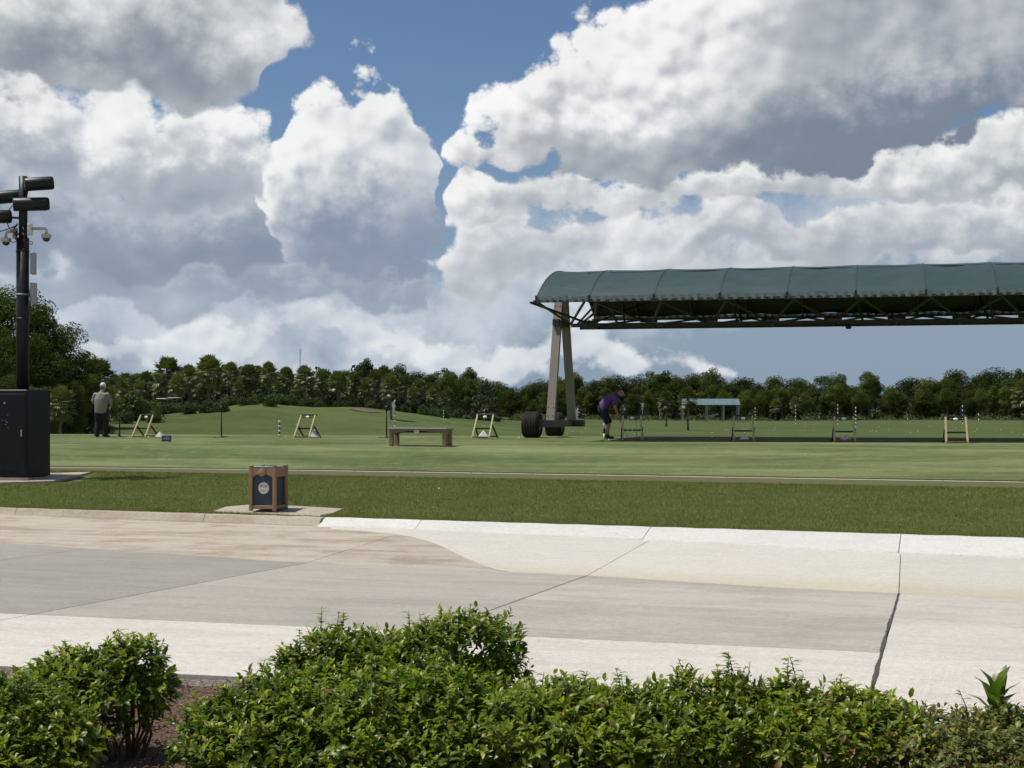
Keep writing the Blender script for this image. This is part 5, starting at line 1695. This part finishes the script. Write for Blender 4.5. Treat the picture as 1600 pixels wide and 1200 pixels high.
# sabal palms on the mound
PAL = 'sabal palm with a shaggy round head in the grove along the mound'
pl = [(262, 553, 170), (327, 550, 168), (296, 566, 174), (361, 562, 175), (388, 566, 178), (420, 562, 172), (447, 570, 178), (476, 567, 170), (503, 573, 176), (528, 576, 172), (553, 577, 178), (585, 574, 176), (600, 568, 182), (632, 582, 180), (655, 588, 182), (678, 598, 184), (700, 603, 186), (277, 582, 166), (345, 585, 180), (405, 590, 182), (310, 590, 178), (435, 594, 168), (462, 596, 180), (490, 592, 184), (570, 594, 166), (545, 598, 182), (645, 600, 176), (372, 592, 172),
      (180, 582, 180), (196, 579, 184), (212, 580, 182), (228, 577, 180), (244, 578, 184), (190, 590, 172), (220, 592, 174), (250, 588, 176), (168, 588, 186), (205, 598, 178), (235, 600, 182)]
pl += [(X_, float(np.interp(X_, [245, 327, 420, 500, 600, 700], [574, 566, 572, 580, 580, 606])) + rt.uniform(-3, 8), rt.uniform(178, 196)) for X_ in np.arange(250, 700, 17.0)]
for k, (X, top, d) in enumerate(pl):
    plant('palm', X, top, d, PAL, 'palm', 'sabal palms along the mound', 'sabal_palm', 4000 + k, rt.uniform(0.95, 1.15))
plant('palm', 611, 583, 150, 'bright green sabal palm standing forward of the grove, behind the bench', 'palm', None, 'sabal_palm', 4100, 1.1)
plant('palm', 1075, 601, 174, 'lone sabal palm out on the range before the far shelter', 'palm', None, 'sabal_palm', 4101, 1.15)
plant('palm', 1041, 608, 205, 'smaller sabal palm just left of the lone one', 'palm', None, 'sabal_palm', 4102, 1.15)
plant('palm', 1243, 618, 320, 'sabal palm with a rusty brown skirt at the edge of the far wood', 'palm', None, 'sabal_palm', 4103, 1.15)
plant('palm', 1212, 622, 322, 'thin-trunked palm beside the one with the rusty skirt', 'palm', None, 'sabal_palm', 4106, 1.1)
plant('palm', 1602, 586, 150, 'sabal palm at the right end of the range, partly cut off', 'palm', None, 'sabal_palm', 4104, 1.2)
plant('palm', 155, 556, 140, 'dark sabal palm leaning out of the pine stand above the golfer in the white cap', 'palm', None, 'sabal_palm', 4105, 1.15)
plant('palm', 95, 598, 104, 'low sabal palm at the foot of the pine stand beside the cabinet', 'palm', None, 'sabal_palm', 4107, 1.1)
# hedge bushes along the mound
k = 0
for (X0, X1, top0, top1, d) in ((205, 360, 622, 626, 156), (352, 440, 615, 614, 160), (430, 470, 612, 614, 165), (455, 560, 620, 622, 172), (555, 700, 624, 634, 176), (170, 210, 612, 622, 160), (690, 780, 634, 642, 215)):
    X = X0
    while X < X1:
        a = (X - X0) / (X1 - X0)
        plant('bush', X, top0 + (top1 - top0) * a + rt.uniform(-3, 3), d + rt.uniform(-3, 5), 'clipped dark green bush in the hedge along the mound', 'bush', 'hedge bushes along the mound', 'hedge_bush', 5000 + k, rt.uniform(1.0, 1.3))
        X += rt.uniform(11, 16); k += 1
for (X, top, d, lab) in ((203, 607, 150, 'loose light shrub on the mulch behind the golfer in the white cap'), (196, 638, 146, 'small round bush at the front of the mulch slope'), (243, 634, 147, 'knee-high round bush at the right end of the mulch slope')):
    plant('bush', X, top, d, lab, 'bush', None, 'shrub', 5200 + X, 1.0)
# scrub along the foot of the wood
def scrub(name, X0, X1, d0, d1, n, size, mat, label, h=0.7):
    C = []
    r = np.random.default_rng(abs(int(X0)) + 5)
    Xs = r.uniform(X0, X1, n); ds = r.uniform(d0, d1, n)
    xs_ = (Xs - 800) / FPX * ds
    zs = height(xs_, ds) + r.uniform(0, 1, n) ** 1.5 * h * (0.5 + 0.5 * np.sin(xs_ * 0.9 + 2 * np.sin(xs_ * 0.31)))
    C = np.stack([xs_, ds, zs], -1)
    V, Q = quads_at(C, r.normal(size=(n, 3)) + np.array([0, -0.4, 0.5]), size * r.uniform(0.5, 1.3, n), 0.5, r)
    o = np_mesh(name, V, Q, mat)
    tag(o, label, 'scrub', kind='stuff')
L_SCRUB = leafmat('scrub_leaves', (0.07, 0.078, 0.03, 1), (0.12, 0.125, 0.055, 1), (0.17, 0.165, 0.08, 1), 0.8, 0.1, 0.2, 0.3)
scrub('scrub', 830, 1800, 322, 330, 9000, 0.45, L_SCRUB, 'dry grassy scrub along the foot of the far wood', 1.1)
scrub('scrub', 690, 860, 255, 262, 3500, 0.4, L_SCRUB, 'rough scrub at the foot of the dark trees behind the palms', 1.2)
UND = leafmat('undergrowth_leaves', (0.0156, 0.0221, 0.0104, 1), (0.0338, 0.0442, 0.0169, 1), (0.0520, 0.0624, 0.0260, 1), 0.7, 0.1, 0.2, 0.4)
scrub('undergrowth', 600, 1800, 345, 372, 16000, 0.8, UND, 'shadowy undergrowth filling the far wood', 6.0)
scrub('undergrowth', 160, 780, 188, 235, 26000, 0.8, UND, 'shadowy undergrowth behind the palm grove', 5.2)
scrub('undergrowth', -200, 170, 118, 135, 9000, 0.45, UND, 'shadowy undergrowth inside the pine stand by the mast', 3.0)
# pine straw beds on the mound
def patch(name, pts, d_lift, mat):
    P = [unproj(X, Y) for X, Y in pts]
    vs = []
    c = sum(P, Vector()) / len(P)
    rings = 7; n = len(P)
    V = np.zeros((rings + 1, n, 3))
    for j in range(rings + 1):
        for i_, p in enumerate(P):
            q = c.lerp(p, j / rings)
            V[j, i_] = (q.x, q.y, float(height(q.x, q.y)) + d_lift)
    idx = np.arange((rings + 1) * n).reshape(rings + 1, n)
    q = [(idx[j, i_], idx[j + 1, i_], idx[j + 1, (i_ + 1) % n], idx[j, (i_ + 1) % n]) for j in range(rings) for i_ in range(n)]
    o = np_mesh(name, V.reshape(-1, 3), np.array(q), mat, None, True)
    o['kind'] = 'structure'
patch('straw_bed', [(120, 652), (150, 645), (180, 640), (215, 641), (250, 647), (262, 650), (235, 653), (200, 657), (160, 659), (130, 660)], 0.06, M_STRAW)


patch('straw_bed', [(545, 639), (565, 638.5), (585, 641), (596, 645), (575, 644.5), (556, 642)], 0.06, M_STRAW)

# ------------------------------------------------------------------ far shelter, mast, carts
sd = 285.0
g = ground(1110, sd); k_ = sd / FPX
SHEETG = plain('blue_green_sheet', (0.10, 0.165, 0.18, 1), 0.6, var=0.2, scale=0.6)
shl = thing('far_shelter', (g.x, g.y, g.z), 'long open shelter with a pale blue-green roof before the far wood', 'shelter', math.radians(-3))
Lr = 90 * k_; zt = CAM_H + (HOR - 623) * k_ - g.z; zb = CAM_H + (HOR - 632.5) * k_ - g.z
for a in range(9):
    x0 = -Lr / 2 + Lr * a / 9; x1 = x0 + Lr / 9 - 0.03
    MB().raw([(x0, -1.6, zb), (x1, -1.6, zb), (x1, 0.4, zt), (x0, 0.4, zt), (x0, -1.6, zb - 0.1), (x1, -1.6, zb - 0.1), (x1, 0.4, zt - 0.1), (x0, 0.4, zt - 0.1)],
             [(0, 1, 2, 3), (7, 6, 5, 4), (0, 4, 5, 1), (3, 2, 6, 7), (0, 3, 7, 4), (1, 5, 6, 2)]).build('roof_sheet', SHEETG, shl)
    MB().raw([(x0, 0.42, zt), (x1, 0.42, zt), (x1, 2.6, zb), (x0, 2.6, zb), (x0, 0.42, zt - 0.1), (x1, 0.42, zt - 0.1), (x1, 2.6, zb - 0.1), (x0, 2.6, zb - 0.1)],
             [(0, 1, 2, 3), (7, 6, 5, 4), (0, 4, 5, 1), (3, 2, 6, 7), (0, 3, 7, 4), (1, 5, 6, 2)]).build('roof_sheet', SHEETG, shl)
for X in (1067, 1104, 1130, 1153):
    x_ = (X - 1110) * k_
    for y_ in (-1.4, 2.4): MB().bar((x_, y_, 0), (x_, y_, zb - 0.1), 0.16, 0.16, (0, 1, 0)).build('post', GREYBOX, shl)
MB().bar((-1.0, 1.0, 0.9), (1.6, 1.0, 1.5), 0.08, 0.35, (0, 0, 1)).build('net_sheet', GREYBOX, shl)
# radio mast on the horizon
g = ground(469, 900)
tw = thing('radio_tower', (g.x, g.y, g.z), 'thin lattice radio tower far behind the palm grove', 'tower')
Ht = CAM_H + (HOR - 545) / FPX * 900 - g.z
for a in range(3):
    c_, s_ = math.cos(a * 2.094), math.sin(a * 2.094)
    MB().bar((c_ * 0.5, s_ * 0.5, 0), (c_ * 0.28, s_ * 0.28, Ht), 0.14, 0.14, (0, 1, 0)).build('leg', GREYBOX, tw)
for q in range(16):
    z = Ht * (q + 0.5) / 16
    a = q * 2.094
    MB().bar((0.45 * math.cos(a), 0.45 * math.sin(a), z - 1), (0.45 * math.cos(a + 2.094), 0.45 * math.sin(a + 2.094), z + 1), 0.1, 0.1).build('brace', GREYBOX, tw)
# two carts parked behind the hedge
for X, lab in ((257, 'white-roofed golf cart behind the hedge, the one nearer the mulch slope'), (273, 'white-roofed golf cart behind the hedge, the one nearer the tall palms')):
    g = ground(X, 163)
    t = thing('golf_cart', (g.x, g.y, g.z), lab, 'golf cart', rt.uniform(-.3, .3))
    zr = CAM_H + (HOR - 628.5) / FPX * 163 - g.z
    zr = max(1.5, zr)
    MB().box((0, 0, zr), (1.15, 1.5, 0.06), None, bev=0.02).build('roof', WHITEP, t)
    MB().box((0, 0.0, 0.45), (1.1, 2.1, 0.35), None, bev=0.05).build('body', WHITEP, t)
    MB().box((0, 0.15, 0.75), (1.0, 0.5, 0.2), None, bev=0.04).build('seat', CREAMP, t)
    for sx in (-1, 1):
        for sy in (-1, 1):
            MB().bar((sx * 0.5, sy * 0.65, 0.6), (sx * 0.5, sy * 0.6, zr), 0.04, 0.04, (0, 1, 0)).build('roof_post', BLACKM, t)
            MB().lathe([(0.10, -0.09), (0.22, -0.09), (0.22, 0.09), (0.10, 0.09)], 14, tr(sx * 0.5, sy * 0.75, 0.22) @ rot(PI / 2, 'Y')).build('wheel', RUBBER, t)
# ------------------------------------------------------------------ foreground shrubs
def leaf_arrays():
    """one pointed leaf, folded along the midrib and curling at the tip: 9 verts, length 1 along +x, up +z"""
    sec = [(0.0, 0.02, 0.0), (0.28, 0.20, 0.03), (0.60, 0.19, 0.0), (1.0, 0.0, -0.16)]
    V = [(0, 0, 0)]
    V += [(0.30, 0.215, 0.06), (0.30, 0, 0.0), (0.30, -0.215, 0.06)]
    V += [(0.66, 0.19, -0.01), (0.66, 0, -0.06), (0.66, -0.19, -0.01)]
    V += [(1.0, 0, -0.26)]
    F = [(0, 2, 1), (0, 3, 2), (1, 2, 5), (1, 5, 4), (2, 3, 6), (2, 6, 5), (4, 5, 7), (5, 6, 7)]
    return np.array(V), np.array(F)
LV, LF = leaf_arrays()
LEAF_A = leafmat('glossy_shrub_leaf', (0.0688, 0.1140, 0.0120, 1), (0.1562, 0.2064, 0.0216, 1), (0.2500, 0.2760, 0.0384, 1), 0.36, 0.36, 0.30, 6.0)
LEAF_Y = leafmat('yellow_shrub_leaf', (0.30, 0.27, 0.03, 1), (0.36, 0.33, 0.05, 1), (0.40, 0.34, 0.06, 1), 0.4, 0.3, 0.4, 5.0)
LEAF_R = leafmat('rusty_vine_leaf', (0.10, 0.045, 0.018, 1), (0.16, 0.075, 0.03, 1), (0.10, 0.10, 0.03, 1), 0.5, 0.2, 0.3, 5.0)
LEAF_O = leafmat('olive_shrub_leaf', (0.085, 0.105, 0.025, 1), (0.15, 0.165, 0.045, 1), (0.20, 0.17, 0.07, 1), 0.42, 0.3, 0.3, 4.0)
TWIG = bark('twig_bark', (0.055, 0.038, 0.026, 1), (0.12, 0.088, 0.062, 1), 30.0)
LEAF_ME = {}
LEAF_AT = leafmat('young_shrub_leaf', (0.1792, 0.2365, 0.0220, 1), (0.2912, 0.3410, 0.0385, 1), (0.4032, 0.4070, 0.0660, 1), 0.36, 0.42, 0.30, 6.0)
LEAF_OT = leafmat('young_olive_leaf', (0.15, 0.17, 0.04, 1), (0.22, 0.22, 0.06, 1), (0.26, 0.20, 0.08, 1), 0.42, 0.3, 0.3, 4.0)
for nm, mt in (('at', LEAF_AT), ('ot', LEAF_OT), ('a', LEAF_A), ('y', LEAF_Y), ('r', LEAF_R), ('o', LEAF_O)):
    LEAF_ME[nm] = np_mesh('leaf', LV, LF, mt, smooth=True, link_it=False)

def frames(D, Up):
    D = D / np.linalg.norm(D, axis=1, keepdims=True)
    Yx = np.cross(Up, D); Yx /= np.maximum(1e-6, np.linalg.norm(Yx, axis=1, keepdims=True))
    Z = np.cross(D, Yx)
    return D, Yx, Z

def shrub(name, lumps, base, label, leaf='a', Lf=0.062, dens=400, seed=1, group=None, shoots=(), accent=0.02, twigs=14, singles=300, per=8, width=1.0):
    """lumps: (x, y, z, rx, ry, rz) world ; leaves sit in whorls on short shoots over the lumps"""
    r = np.random.default_rng(seed); rr = random.Random(seed)
    t = thing(name, base, label, 'shrub', 0, group)
    L = np.array(lumps, float)
    shoots = list(shoots)
    for l in lumps[:4]:
        for _ in range(2):
            a_ = rr.uniform(0, 2 * PI); q_ = rr.uniform(0.1, 0.7)
            shoots.append((l[0] + math.cos(a_) * q_ * l[3], l[1] + math.sin(a_) * q_ * l[4], l[2] + l[5] * math.sqrt(1 - q_ * q_) * 0.95, rr.uniform(0.09, 0.19), rr.uniform(-0.35, 0.35)))
    tips, dirs = [], []
    for k, l in enumerate(L):
        area = 4 * PI * ((l[3] * l[4]) ** 1.6 / 3 + (l[3] * l[5]) ** 1.6 / 3 + (l[4] * l[5]) ** 1.6 / 3) ** (1 / 1.6)
        n = int(area * dens)
        d = r.normal(size=(n, 3)); d /= np.linalg.norm(d, axis=1, keepdims=True)
        d[:, 2] = np.abs(d[:, 2]) * np.where(r.random(n) < 0.78, 1, -1)
        bump_ = 1 + 0.10 * np.sin(d[:, 0] * 7 + k) * np.sin(d[:, 1] * 6 + d[:, 2] * 5 + k)
        rad = np.where(r.random(n) < 0.42, r.uniform(0.50, 0.92, n), r.uniform(0.92, 1.08, n)) * bump_
        p = l[:3] + d * l[3:6] * rad[:, None]
        # drop shoots buried in other lumps
        keep = np.ones(n, bool)
        for k2, m in enumerate(L):
            if k2 != k: keep &= (((p - m[:3]) / m[3:6]) ** 2).sum(1) > 0.50
        keep &= p[:, 2] > base[2] + 0.04
        tips.append(p[keep]); dirs.append((d / l[3:6])[keep])
    P = np.concatenate(tips); D = np.concatenate(dirs); D /= np.linalg.norm(D, axis=1, keepdims=True)
    D = D * 0.7 + np.array([0, 0, 0.75]) + r.normal(size=D.shape) * 0.35
    D /= np.linalg.norm(D, axis=1, keepdims=True)
    sh_len = r.uniform(0.035, 0.10, len(P))
    ex = []
    for (x, y, z, h, lean) in shoots:                         # long shoots poking out of the top
        n = int(h / 0.016)
        for i in range(n):
            ex.append((x + lean * (i / n) ** 2 * h, y, z + h * i / n, lean * 0.5, 0, 1.0))
    # whorls
    N_ = len(P)
    C, X, U, S, T_ = [], [], [], [], []
    fresh = r.random(N_) < 0.42
    for j in range(per):
        ang = j * 2.4 + r.uniform(0, 6.28, N_)
        ref = np.cross(D, r.normal(size=D.shape)); ref /= np.linalg.norm(ref, axis=1, keepdims=True)
        ref2 = np.cross(D, ref)
        side = ref * np.cos(ang)[:, None] + ref2 * np.sin(ang)[:, None]
        f = (j + 0.5) / per
        c = P + D * (sh_len * f)[:, None]
        x = side * (1.0 - 0.55 * f) + D * (0.15 + 0.75 * f) + np.array([0, 0, -0.10])
        C.append(c); X.append(x); U.append(D + np.array([0, 0, 0.3])); S.append(Lf * (0.45 + 0.95 * r.random(N_) ** 0.8) * (1.0 - 0.35 * f)); T_.append(fresh & (f > 0.5))
    if ex:
        E = np.array(ex)
        for j in range(2):
            ang = r.uniform(0, 6.28, len(E))
            side = np.stack([np.cos(ang), np.sin(ang), np.full(len(E), 0.35)], -1)
            C.append(E[:, :3]); X.append(side); U.append(np.tile([[0, 0, 1.0]], (len(E), 1)) + E[:, 3:6] * 0); S.append(Lf * r.uniform(0.5, 1.05, len(E))); T_.append(np.ones(len(E), bool))
    C = np.concatenate(C); X = np.concatenate(X); U = np.concatenate(U); S = np.concatenate(S); T_ = np.concatenate(T_)
    X, Yv, Z = frames(X, U)
    n = len(C)
    # the leaves that show largest are objects of their own
    front = (-(C[:, 1] - C[:, 1].mean()) * 1.0 + (C[:, 2] - C[:, 2].mean()) * 1.2) + S * 6 + r.uniform(0, 0.5, n)
    order = np.argsort(-front)
    one = order[:singles] if singles else order[:0]
    rest = order[len(one):]
    kinds = r.random(n)
    for i in one:
        M = Matrix(((X[i, 0] * S[i], Yv[i, 0] * S[i] * width, Z[i, 0] * S[i], C[i, 0] - base[0]), (X[i, 1] * S[i], Yv[i, 1] * S[i] * width, Z[i, 1] * S[i], C[i, 1] - base[1]), (X[i, 2] * S[i], Yv[i, 2] * S[i] * width, Z[i, 2] * S[i], C[i, 2] - base[2]), (0, 0, 0, 1)))
        key = (leaf if not T_[i] else leaf + 't') if kinds[i] > accent else ('y' if kinds[i] > accent * 0.5 else 'r')
        o = bpy.data.objects.new('leaf', LEAF_ME[key]); COL.objects.link(o); o.parent = t; o.matrix_local = M
    def bake(idx, mat, nm):
        if len(idx) == 0: return
        W = (C[idx, None, :] + (X[idx, None, :] * LV[None, :, 0:1] + Yv[idx, None, :] * LV[None, :, 1:2] * width + Z[idx, None, :] * LV[None, :, 2:3]) * S[idx, None, None]) - np.array(base)
        F = (np.arange(len(idx)) * len(LV))[:, None, None] + LF[None]
        o = np_mesh(nm, W.reshape(-1, 3), F.reshape(-1, 3), mat, t, True)
        o['kind'] = 'stuff'
    mats = {'a': LEAF_A, 'o': LEAF_O, 'at': LEAF_AT, 'ot': LEAF_OT}
    bake(rest[(kinds[rest] > accent) & ~T_[rest]], mats[leaf], 'foliage')
    bake(rest[(kinds[rest] > accent) & T_[rest]], mats[leaf + 't'], 'young_foliage')
    bake(rest[(kinds[rest] <= accent) & (kinds[rest] > accent * 0.45)], LEAF_Y, 'yellow_foliage')
    bake(rest[kinds[rest] <= accent * 0.45], LEAF_R, 'rusty_foliage')
    # stems
    b = Vector(base)
    for i in range(twigs):
        l = L[rr.randrange(len(L))]
        tgt = Vector((l[0] + rr.uniform(-.6, .6) * l[3], l[1] + rr.uniform(-.6, .6) * l[4], l[2] + rr.uniform(-0.2, 0.5) * l[5])) - b
        st_ = Vector((rr.uniform(-.08, .08) + tgt.x * 0.25, rr.uniform(-.06, .06) + tgt.y * 0.25, -0.03))
        mid = st_.lerp(tgt, 0.5) + Vector((rr.uniform(-.06, .06), rr.uniform(-.05, .05), rr.uniform(-0.04, 0.05)))
        MB().tube([st_, mid, tgt], [0.011, 0.008, 0.004], 6).build('stem', TWIG, t)
    for i in range(7):                                        # dry twig ends poking through the leaves
        l = L[rr.randrange(len(L))]
        a_ = rr.uniform(0, 2 * PI); e_ = rr.uniform(0.2, 1.2)
        dd = Vector((math.cos(a_) * math.cos(e_), -abs(math.sin(a_)) * math.cos(e_), math.sin(e_)))
        p0_ = Vector((l[0] + dd.x * l[3] * 0.8, l[1] + dd.y * l[4] * 0.8, l[2] + dd.z * l[5] * 0.8)) - b
        MB().tube([p0_, p0_ + dd * 0.07 + Vector((rr.uniform(-.02, .02), 0, 0.01)), p0_ + dd * 0.15 + Vector((rr.uniform(-.04, .04), 0, 0.03))], [0.003, 0.0025, 0.0012], 5).build('dry_twig', TWIG, t)
    for (x, y, z, h, lean) in shoots:
        MB().tube([(x - b.x, y - b.y, z - b.z - 0.05), (x - b.x + lean * h * 0.25, y - b.y, z - b.z + h * 0.5), (x - b.x + lean * h, y - b.y, z - b.z + h)], [0.004, 0.003, 0.0015], 5).build('shoot', TWIG, t)
    return t

def W(X, Y, d): p = at(X, Y, d); return (p.x, p.y, p.z)
def lump(X, Y, d, rx, rz, ry=None):
    x, y, z = W(X, Y + 4, d); k = d / FPX
    rx, rz = max(24, rx - 9), max(18, rz - 14)
    return (x, y, z, rx * k, (ry * k if ry else rx * k * 0.8), rz * k)
def shoot(X, Ytop, d, hpx, lean=0.0):
    k = d / FPX; x, y, z = W(X, Ytop, d)
    return (x - lean * hpx * k, y, z - hpx * k, hpx * k, lean)
HG = 'shrubs of the hedge in the planting bed'
bz = lambda X, d: tuple(ground(X, d, -0.05))
shrub('hedge_shrub', [lump(165, 1085, 8.6, 105, 62), lump(95, 1085, 8.7, 85, 58), lump(230, 1075, 8.6, 50, 45), lump(205, 1035, 8.6, 55, 42), lump(110, 1040, 8.7, 40, 30)],
      bz(190, 8.5), 'glossy green shrub with bare lower stems, standing apart with mulch beside it', seed=1, shoots=[shoot(205, 990, 8.6, 30, 0.1), shoot(130, 1020, 8.6, 22, -0.2), shoot(63, 1035, 8.6, 30, -0.1), shoot(95, 1022, 8.6, 30, -0.2), shoot(265, 1045, 8.6, 18, 0.3)], twigs=26, accent=0.012)
shrub('hedge_shrub', [lump(15, 1135, 8.0, 100, 78), lump(85, 1160, 7.9, 75, 60), lump(-70, 1125, 8.1, 90, 75), lump(30, 1185, 7.8, 110, 50)], bz(20, 7.9), 'low glossy shrub in front of the one with bare stems', seed=2, twigs=12, accent=0.012)
shrub('hedge_shrub', [lump(730, 1010, 9.2, 85, 55), lump(640, 1030, 9.2, 90, 45), lump(540, 1025, 9.2, 80, 45), lump(470, 1045, 9.2, 50, 35), lump(780, 1060, 9.1, 45, 60), lump(620, 1090, 9.0, 180, 70)],
      bz(630, 9.2), 'tallest shrub of the hedge, its rounded top rising over the drive', seed=3, group=None, shoots=[shoot(503, 948, 9.2, 60, 0.03), shoot(530, 955, 9.2, 45, 0.1), shoot(655, 958, 9.2, 45, -0.15), shoot(700, 955, 9.2, 25, 0.0), shoot(755, 955, 9.2, 25, 0.1), shoot(825, 985, 9.1, 18, 0.8), shoot(445, 1015, 9.2, 25, -0.1), shoot(415, 1028, 9.2, 28, 0.2)], accent=0.015)
shrub('hedge_shrub', [lump(420, 1120, 8.4, 90, 62), lump(345, 1145, 8.3, 65, 60), lump(390, 1185, 8.1, 110, 60), lump(490, 1150, 8.2, 90, 70)], bz(390, 8.3),
      'hedge shrub bordering the patch of bare mulch, right of the shrub with bare stems', seed=4, accent=0.03, shoots=[shoot(285, 1098, 8.3, 22, -0.3), shoot(440, 1065, 8.4, 20, 0.1)])
shrub('hedge_shrub', [lump(600, 1130, 8.2, 110, 75), lump(700, 1130, 8.2, 95, 75), lump(560, 1180, 8.0, 110, 60), lump(690, 1185, 8.0, 120, 60)], bz(640, 8.1),
      'leafy hedge shrub directly in front of the tallest one', seed=5, accent=0.02)
shrub('hedge_shrub', [lump(870, 1115, 8.2, 90, 52), lump(820, 1160, 8.0, 110, 70), lump(960, 1120, 8.2, 90, 45), lump(930, 1175, 8.0, 120, 60)], bz(890, 8.1),
      'low hedge shrub right of the tallest one, its flat top against the pale slab', seed=6, accent=0.015, shoots=[shoot(850, 1050, 8.2, 28, 0.1), shoot(895, 1050, 8.2, 28, -0.1), shoot(925, 1060, 8.2, 22, 0.2), shoot(990, 1068, 8.2, 20, 0.0)])
shrub('hedge_shrub', [lump(1080, 1110, 8.1, 80, 55), lump(1040, 1165, 7.9, 110, 65), lump(1140, 1100, 8.1, 50, 50), lump(1160, 1165, 7.9, 100, 70)], bz(1100, 8.0),
      'hedge shrub with tall pale shoots sticking up beside the open road joint', seed=7, accent=0.02, shoots=[shoot(1138, 1020, 8.1, 60, 0.0), shoot(1118, 1045, 8.1, 40, -0.2), shoot(1165, 1040, 8.1, 40, 0.25), shoot(1065, 1050, 8.1, 32, 0.0)])
shrub('hedge_shrub', [lump(1235, 1115, 8.1, 60, 55), lump(1320, 1120, 8.0, 75, 45), lump(1270, 1170, 7.8, 110, 60), lump(1380, 1165, 7.8, 75, 60), lump(1395, 1120, 8.0, 45, 30)], bz(1310, 7.9),
      'hedge shrub tangled with rusty vine leaves at the end of the glossy hedge', seed=8, accent=0.10, shoots=[shoot(1232, 1028, 8.1, 45, 0.05), shoot(1315, 1052, 8.0, 40, 0.1), shoot(1255, 1052, 8.0, 30, 0.1), shoot(1385, 1078, 8.0, 22, 0.4), shoot(1337, 1068, 8.0, 30, 0.0)])
shrub('low_shrub', [lump(1480, 1162, 7.8, 95, 52), lump(1580, 1158, 7.8, 95, 52), lump(1520, 1190, 7.6, 140, 60), lump(1660, 1162, 7.8, 95, 55)], bz(1540, 7.7),
      'low olive-green shrub with small leaves and dry twigs, beyond the end of the glossy hedge', leaf='o', Lf=0.045, dens=480, seed=9, accent=0.08, twigs=22, width=1.2)
# upright young plant with paddle leaves
bp_ = bz(1556, 7.9)
yp = thing('young_plant', bp_, 'upright young plant with broad yellow-green paddle leaves rising from the olive shrub', 'plant')
k = 7.9 / FPX
top0 = at(1556, 1105, 7.9)
MB().tube([(0, 0, 0), (0, 0, top0.z - bp_[2] + 0.05)], [0.008, 0.005], 6).build('stem', TWIG, yp)
LEAF_P = leafmat('paddle_leaf', (0.075, 0.125, 0.018, 1), (0.12, 0.17, 0.026, 1), (0.17, 0.20, 0.04, 1), 0.35, 0.35, 0.5, 4.0)
pm = np_mesh('leaf', LV, LF, LEAF_P, smooth=True, link_it=False)
rp = random.Random(8)
for i in range(18):
    o = bpy.data.objects.new('leaf', pm); link(o, yp)
    a = i * 2.4; el_ = 1.38 - 0.05 * i
    s_ = rp.uniform(0.15, 0.21)
    o.location = (0.01 * math.cos(a), 0.01 * math.sin(a), top0.z - bp_[2] + 0.06 - 0.012 * i)
    o.rotation_euler = Euler((rp.uniform(-.3, .3), -el_, a), 'XYZ')
    o.scale = (s_, s_ * 1.05, s_)

# ------------------------------------------------------------------ blades of grass on the lawn, litter on the mulch
def blades(name, n, t0, t1, x0, x1, h, w, mat, label, seed, edge=False):
    r = np.random.default_rng(seed)
    x = r.uniform(x0, x1, n); t = r.uniform(t0, t1, n)
    y = t - 0.4 * x
    if t1 > 37: y = np.array([float(y_of(tt, xx)) for tt, xx in zip(t, x)])
    z = height(x, y)
    # none where a concrete pad lies
    pad_ = pads[0]
    inside = np.zeros(n, bool); j = len(pad_) - 1
    for i in range(len(pad_)):
        (xi, yi), (xj, yj) = pad_[i], pad_[j]
        inside ^= ((yi > y) != (yj > y)) & (x < (xj - xi) * (y - yi) / (yj - yi + 1e-9) + xi)
        j = i
    inside |= (np.abs(x - mast_p.x) < 1.7) & (np.abs(y - mast_p.y) < 0.95)
    z = np.where(inside, z - 0.3, z)
    a = r.uniform(0, 2 * PI, n); hh = h * r.uniform(0.5, 1.3, n); ww = w * r.uniform(0.7, 1.4, n)
    lx, ly = r.normal(0, 0.5, n) * hh, r.normal(0, 0.5, n) * hh
    c, s = np.cos(a) * ww / 2, np.sin(a) * ww / 2
    V = np.stack([np.stack([x - c, y - s, z - 0.005], -1), np.stack([x + c, y + s, z - 0.005], -1), np.stack([x + lx, y + ly, z + hh], -1)], 1).reshape(-1, 3)
    o = np_mesh(name, V, np.arange(n * 3).reshape(n, 3), mat)
    tag(o, label, 'grass', kind='stuff')
BLADE = leafmat('grass_blade', (0.1391, 0.1663, 0.0456, 1), (0.2042, 0.2198, 0.0807, 1), (0.3024, 0.2822, 0.1404, 1), 0.6, 0.25, 0.10, 1.2)
blades('lawn_grass', 285000, 28.62, 35.40, -15, 13, 0.045, 0.010, BLADE, 'blades of the darker mown lawn between kerb and path', 21)
blades('lawn_edge_grass', 22000, 28.58, 28.78, -15, 13, 0.06, 0.010, BLADE, 'longer grass overhanging the kerb', 22)
blades('path_edge_grass', 16000, 35.30, 35.50, -16, 14, 0.05, 0.012, BLADE, 'ragged grass along the near side of the path', 23)
def litter(n, seed):
    r = np.random.default_rng(seed)
    x = r.uniform(-3.2, 3.2, n); y = J0(x) - r.uniform(0.3, 4.2, n)
    z = height(x, y) - 0.010 + r.uniform(0, 0.02, n)
    a = r.uniform(0, 6.28, n); L = r.uniform(0.02, 0.075, n); w = r.uniform(0.004, 0.012, n)
    u = np.stack([np.cos(a) * L, np.sin(a) * L, r.normal(0, 0.25, n) * L], -1) / 2
    v = np.stack([-np.sin(a) * w, np.cos(a) * w, r.normal(0, 0.3, n) * w], -1) / 2
    c = np.stack([x, y, z], -1)
    V = np.stack([c - u - v, c + u - v, c + u + v, c - u + v], 1).reshape(-1, 3)
    o = np_mesh('mulch_chips', V, np.arange(n * 4).reshape(n, 4), M_MULCH)
    tag(o, 'shredded bark chips covering the planting bed', 'mulch', kind='stuff')
litter(26000, 31)
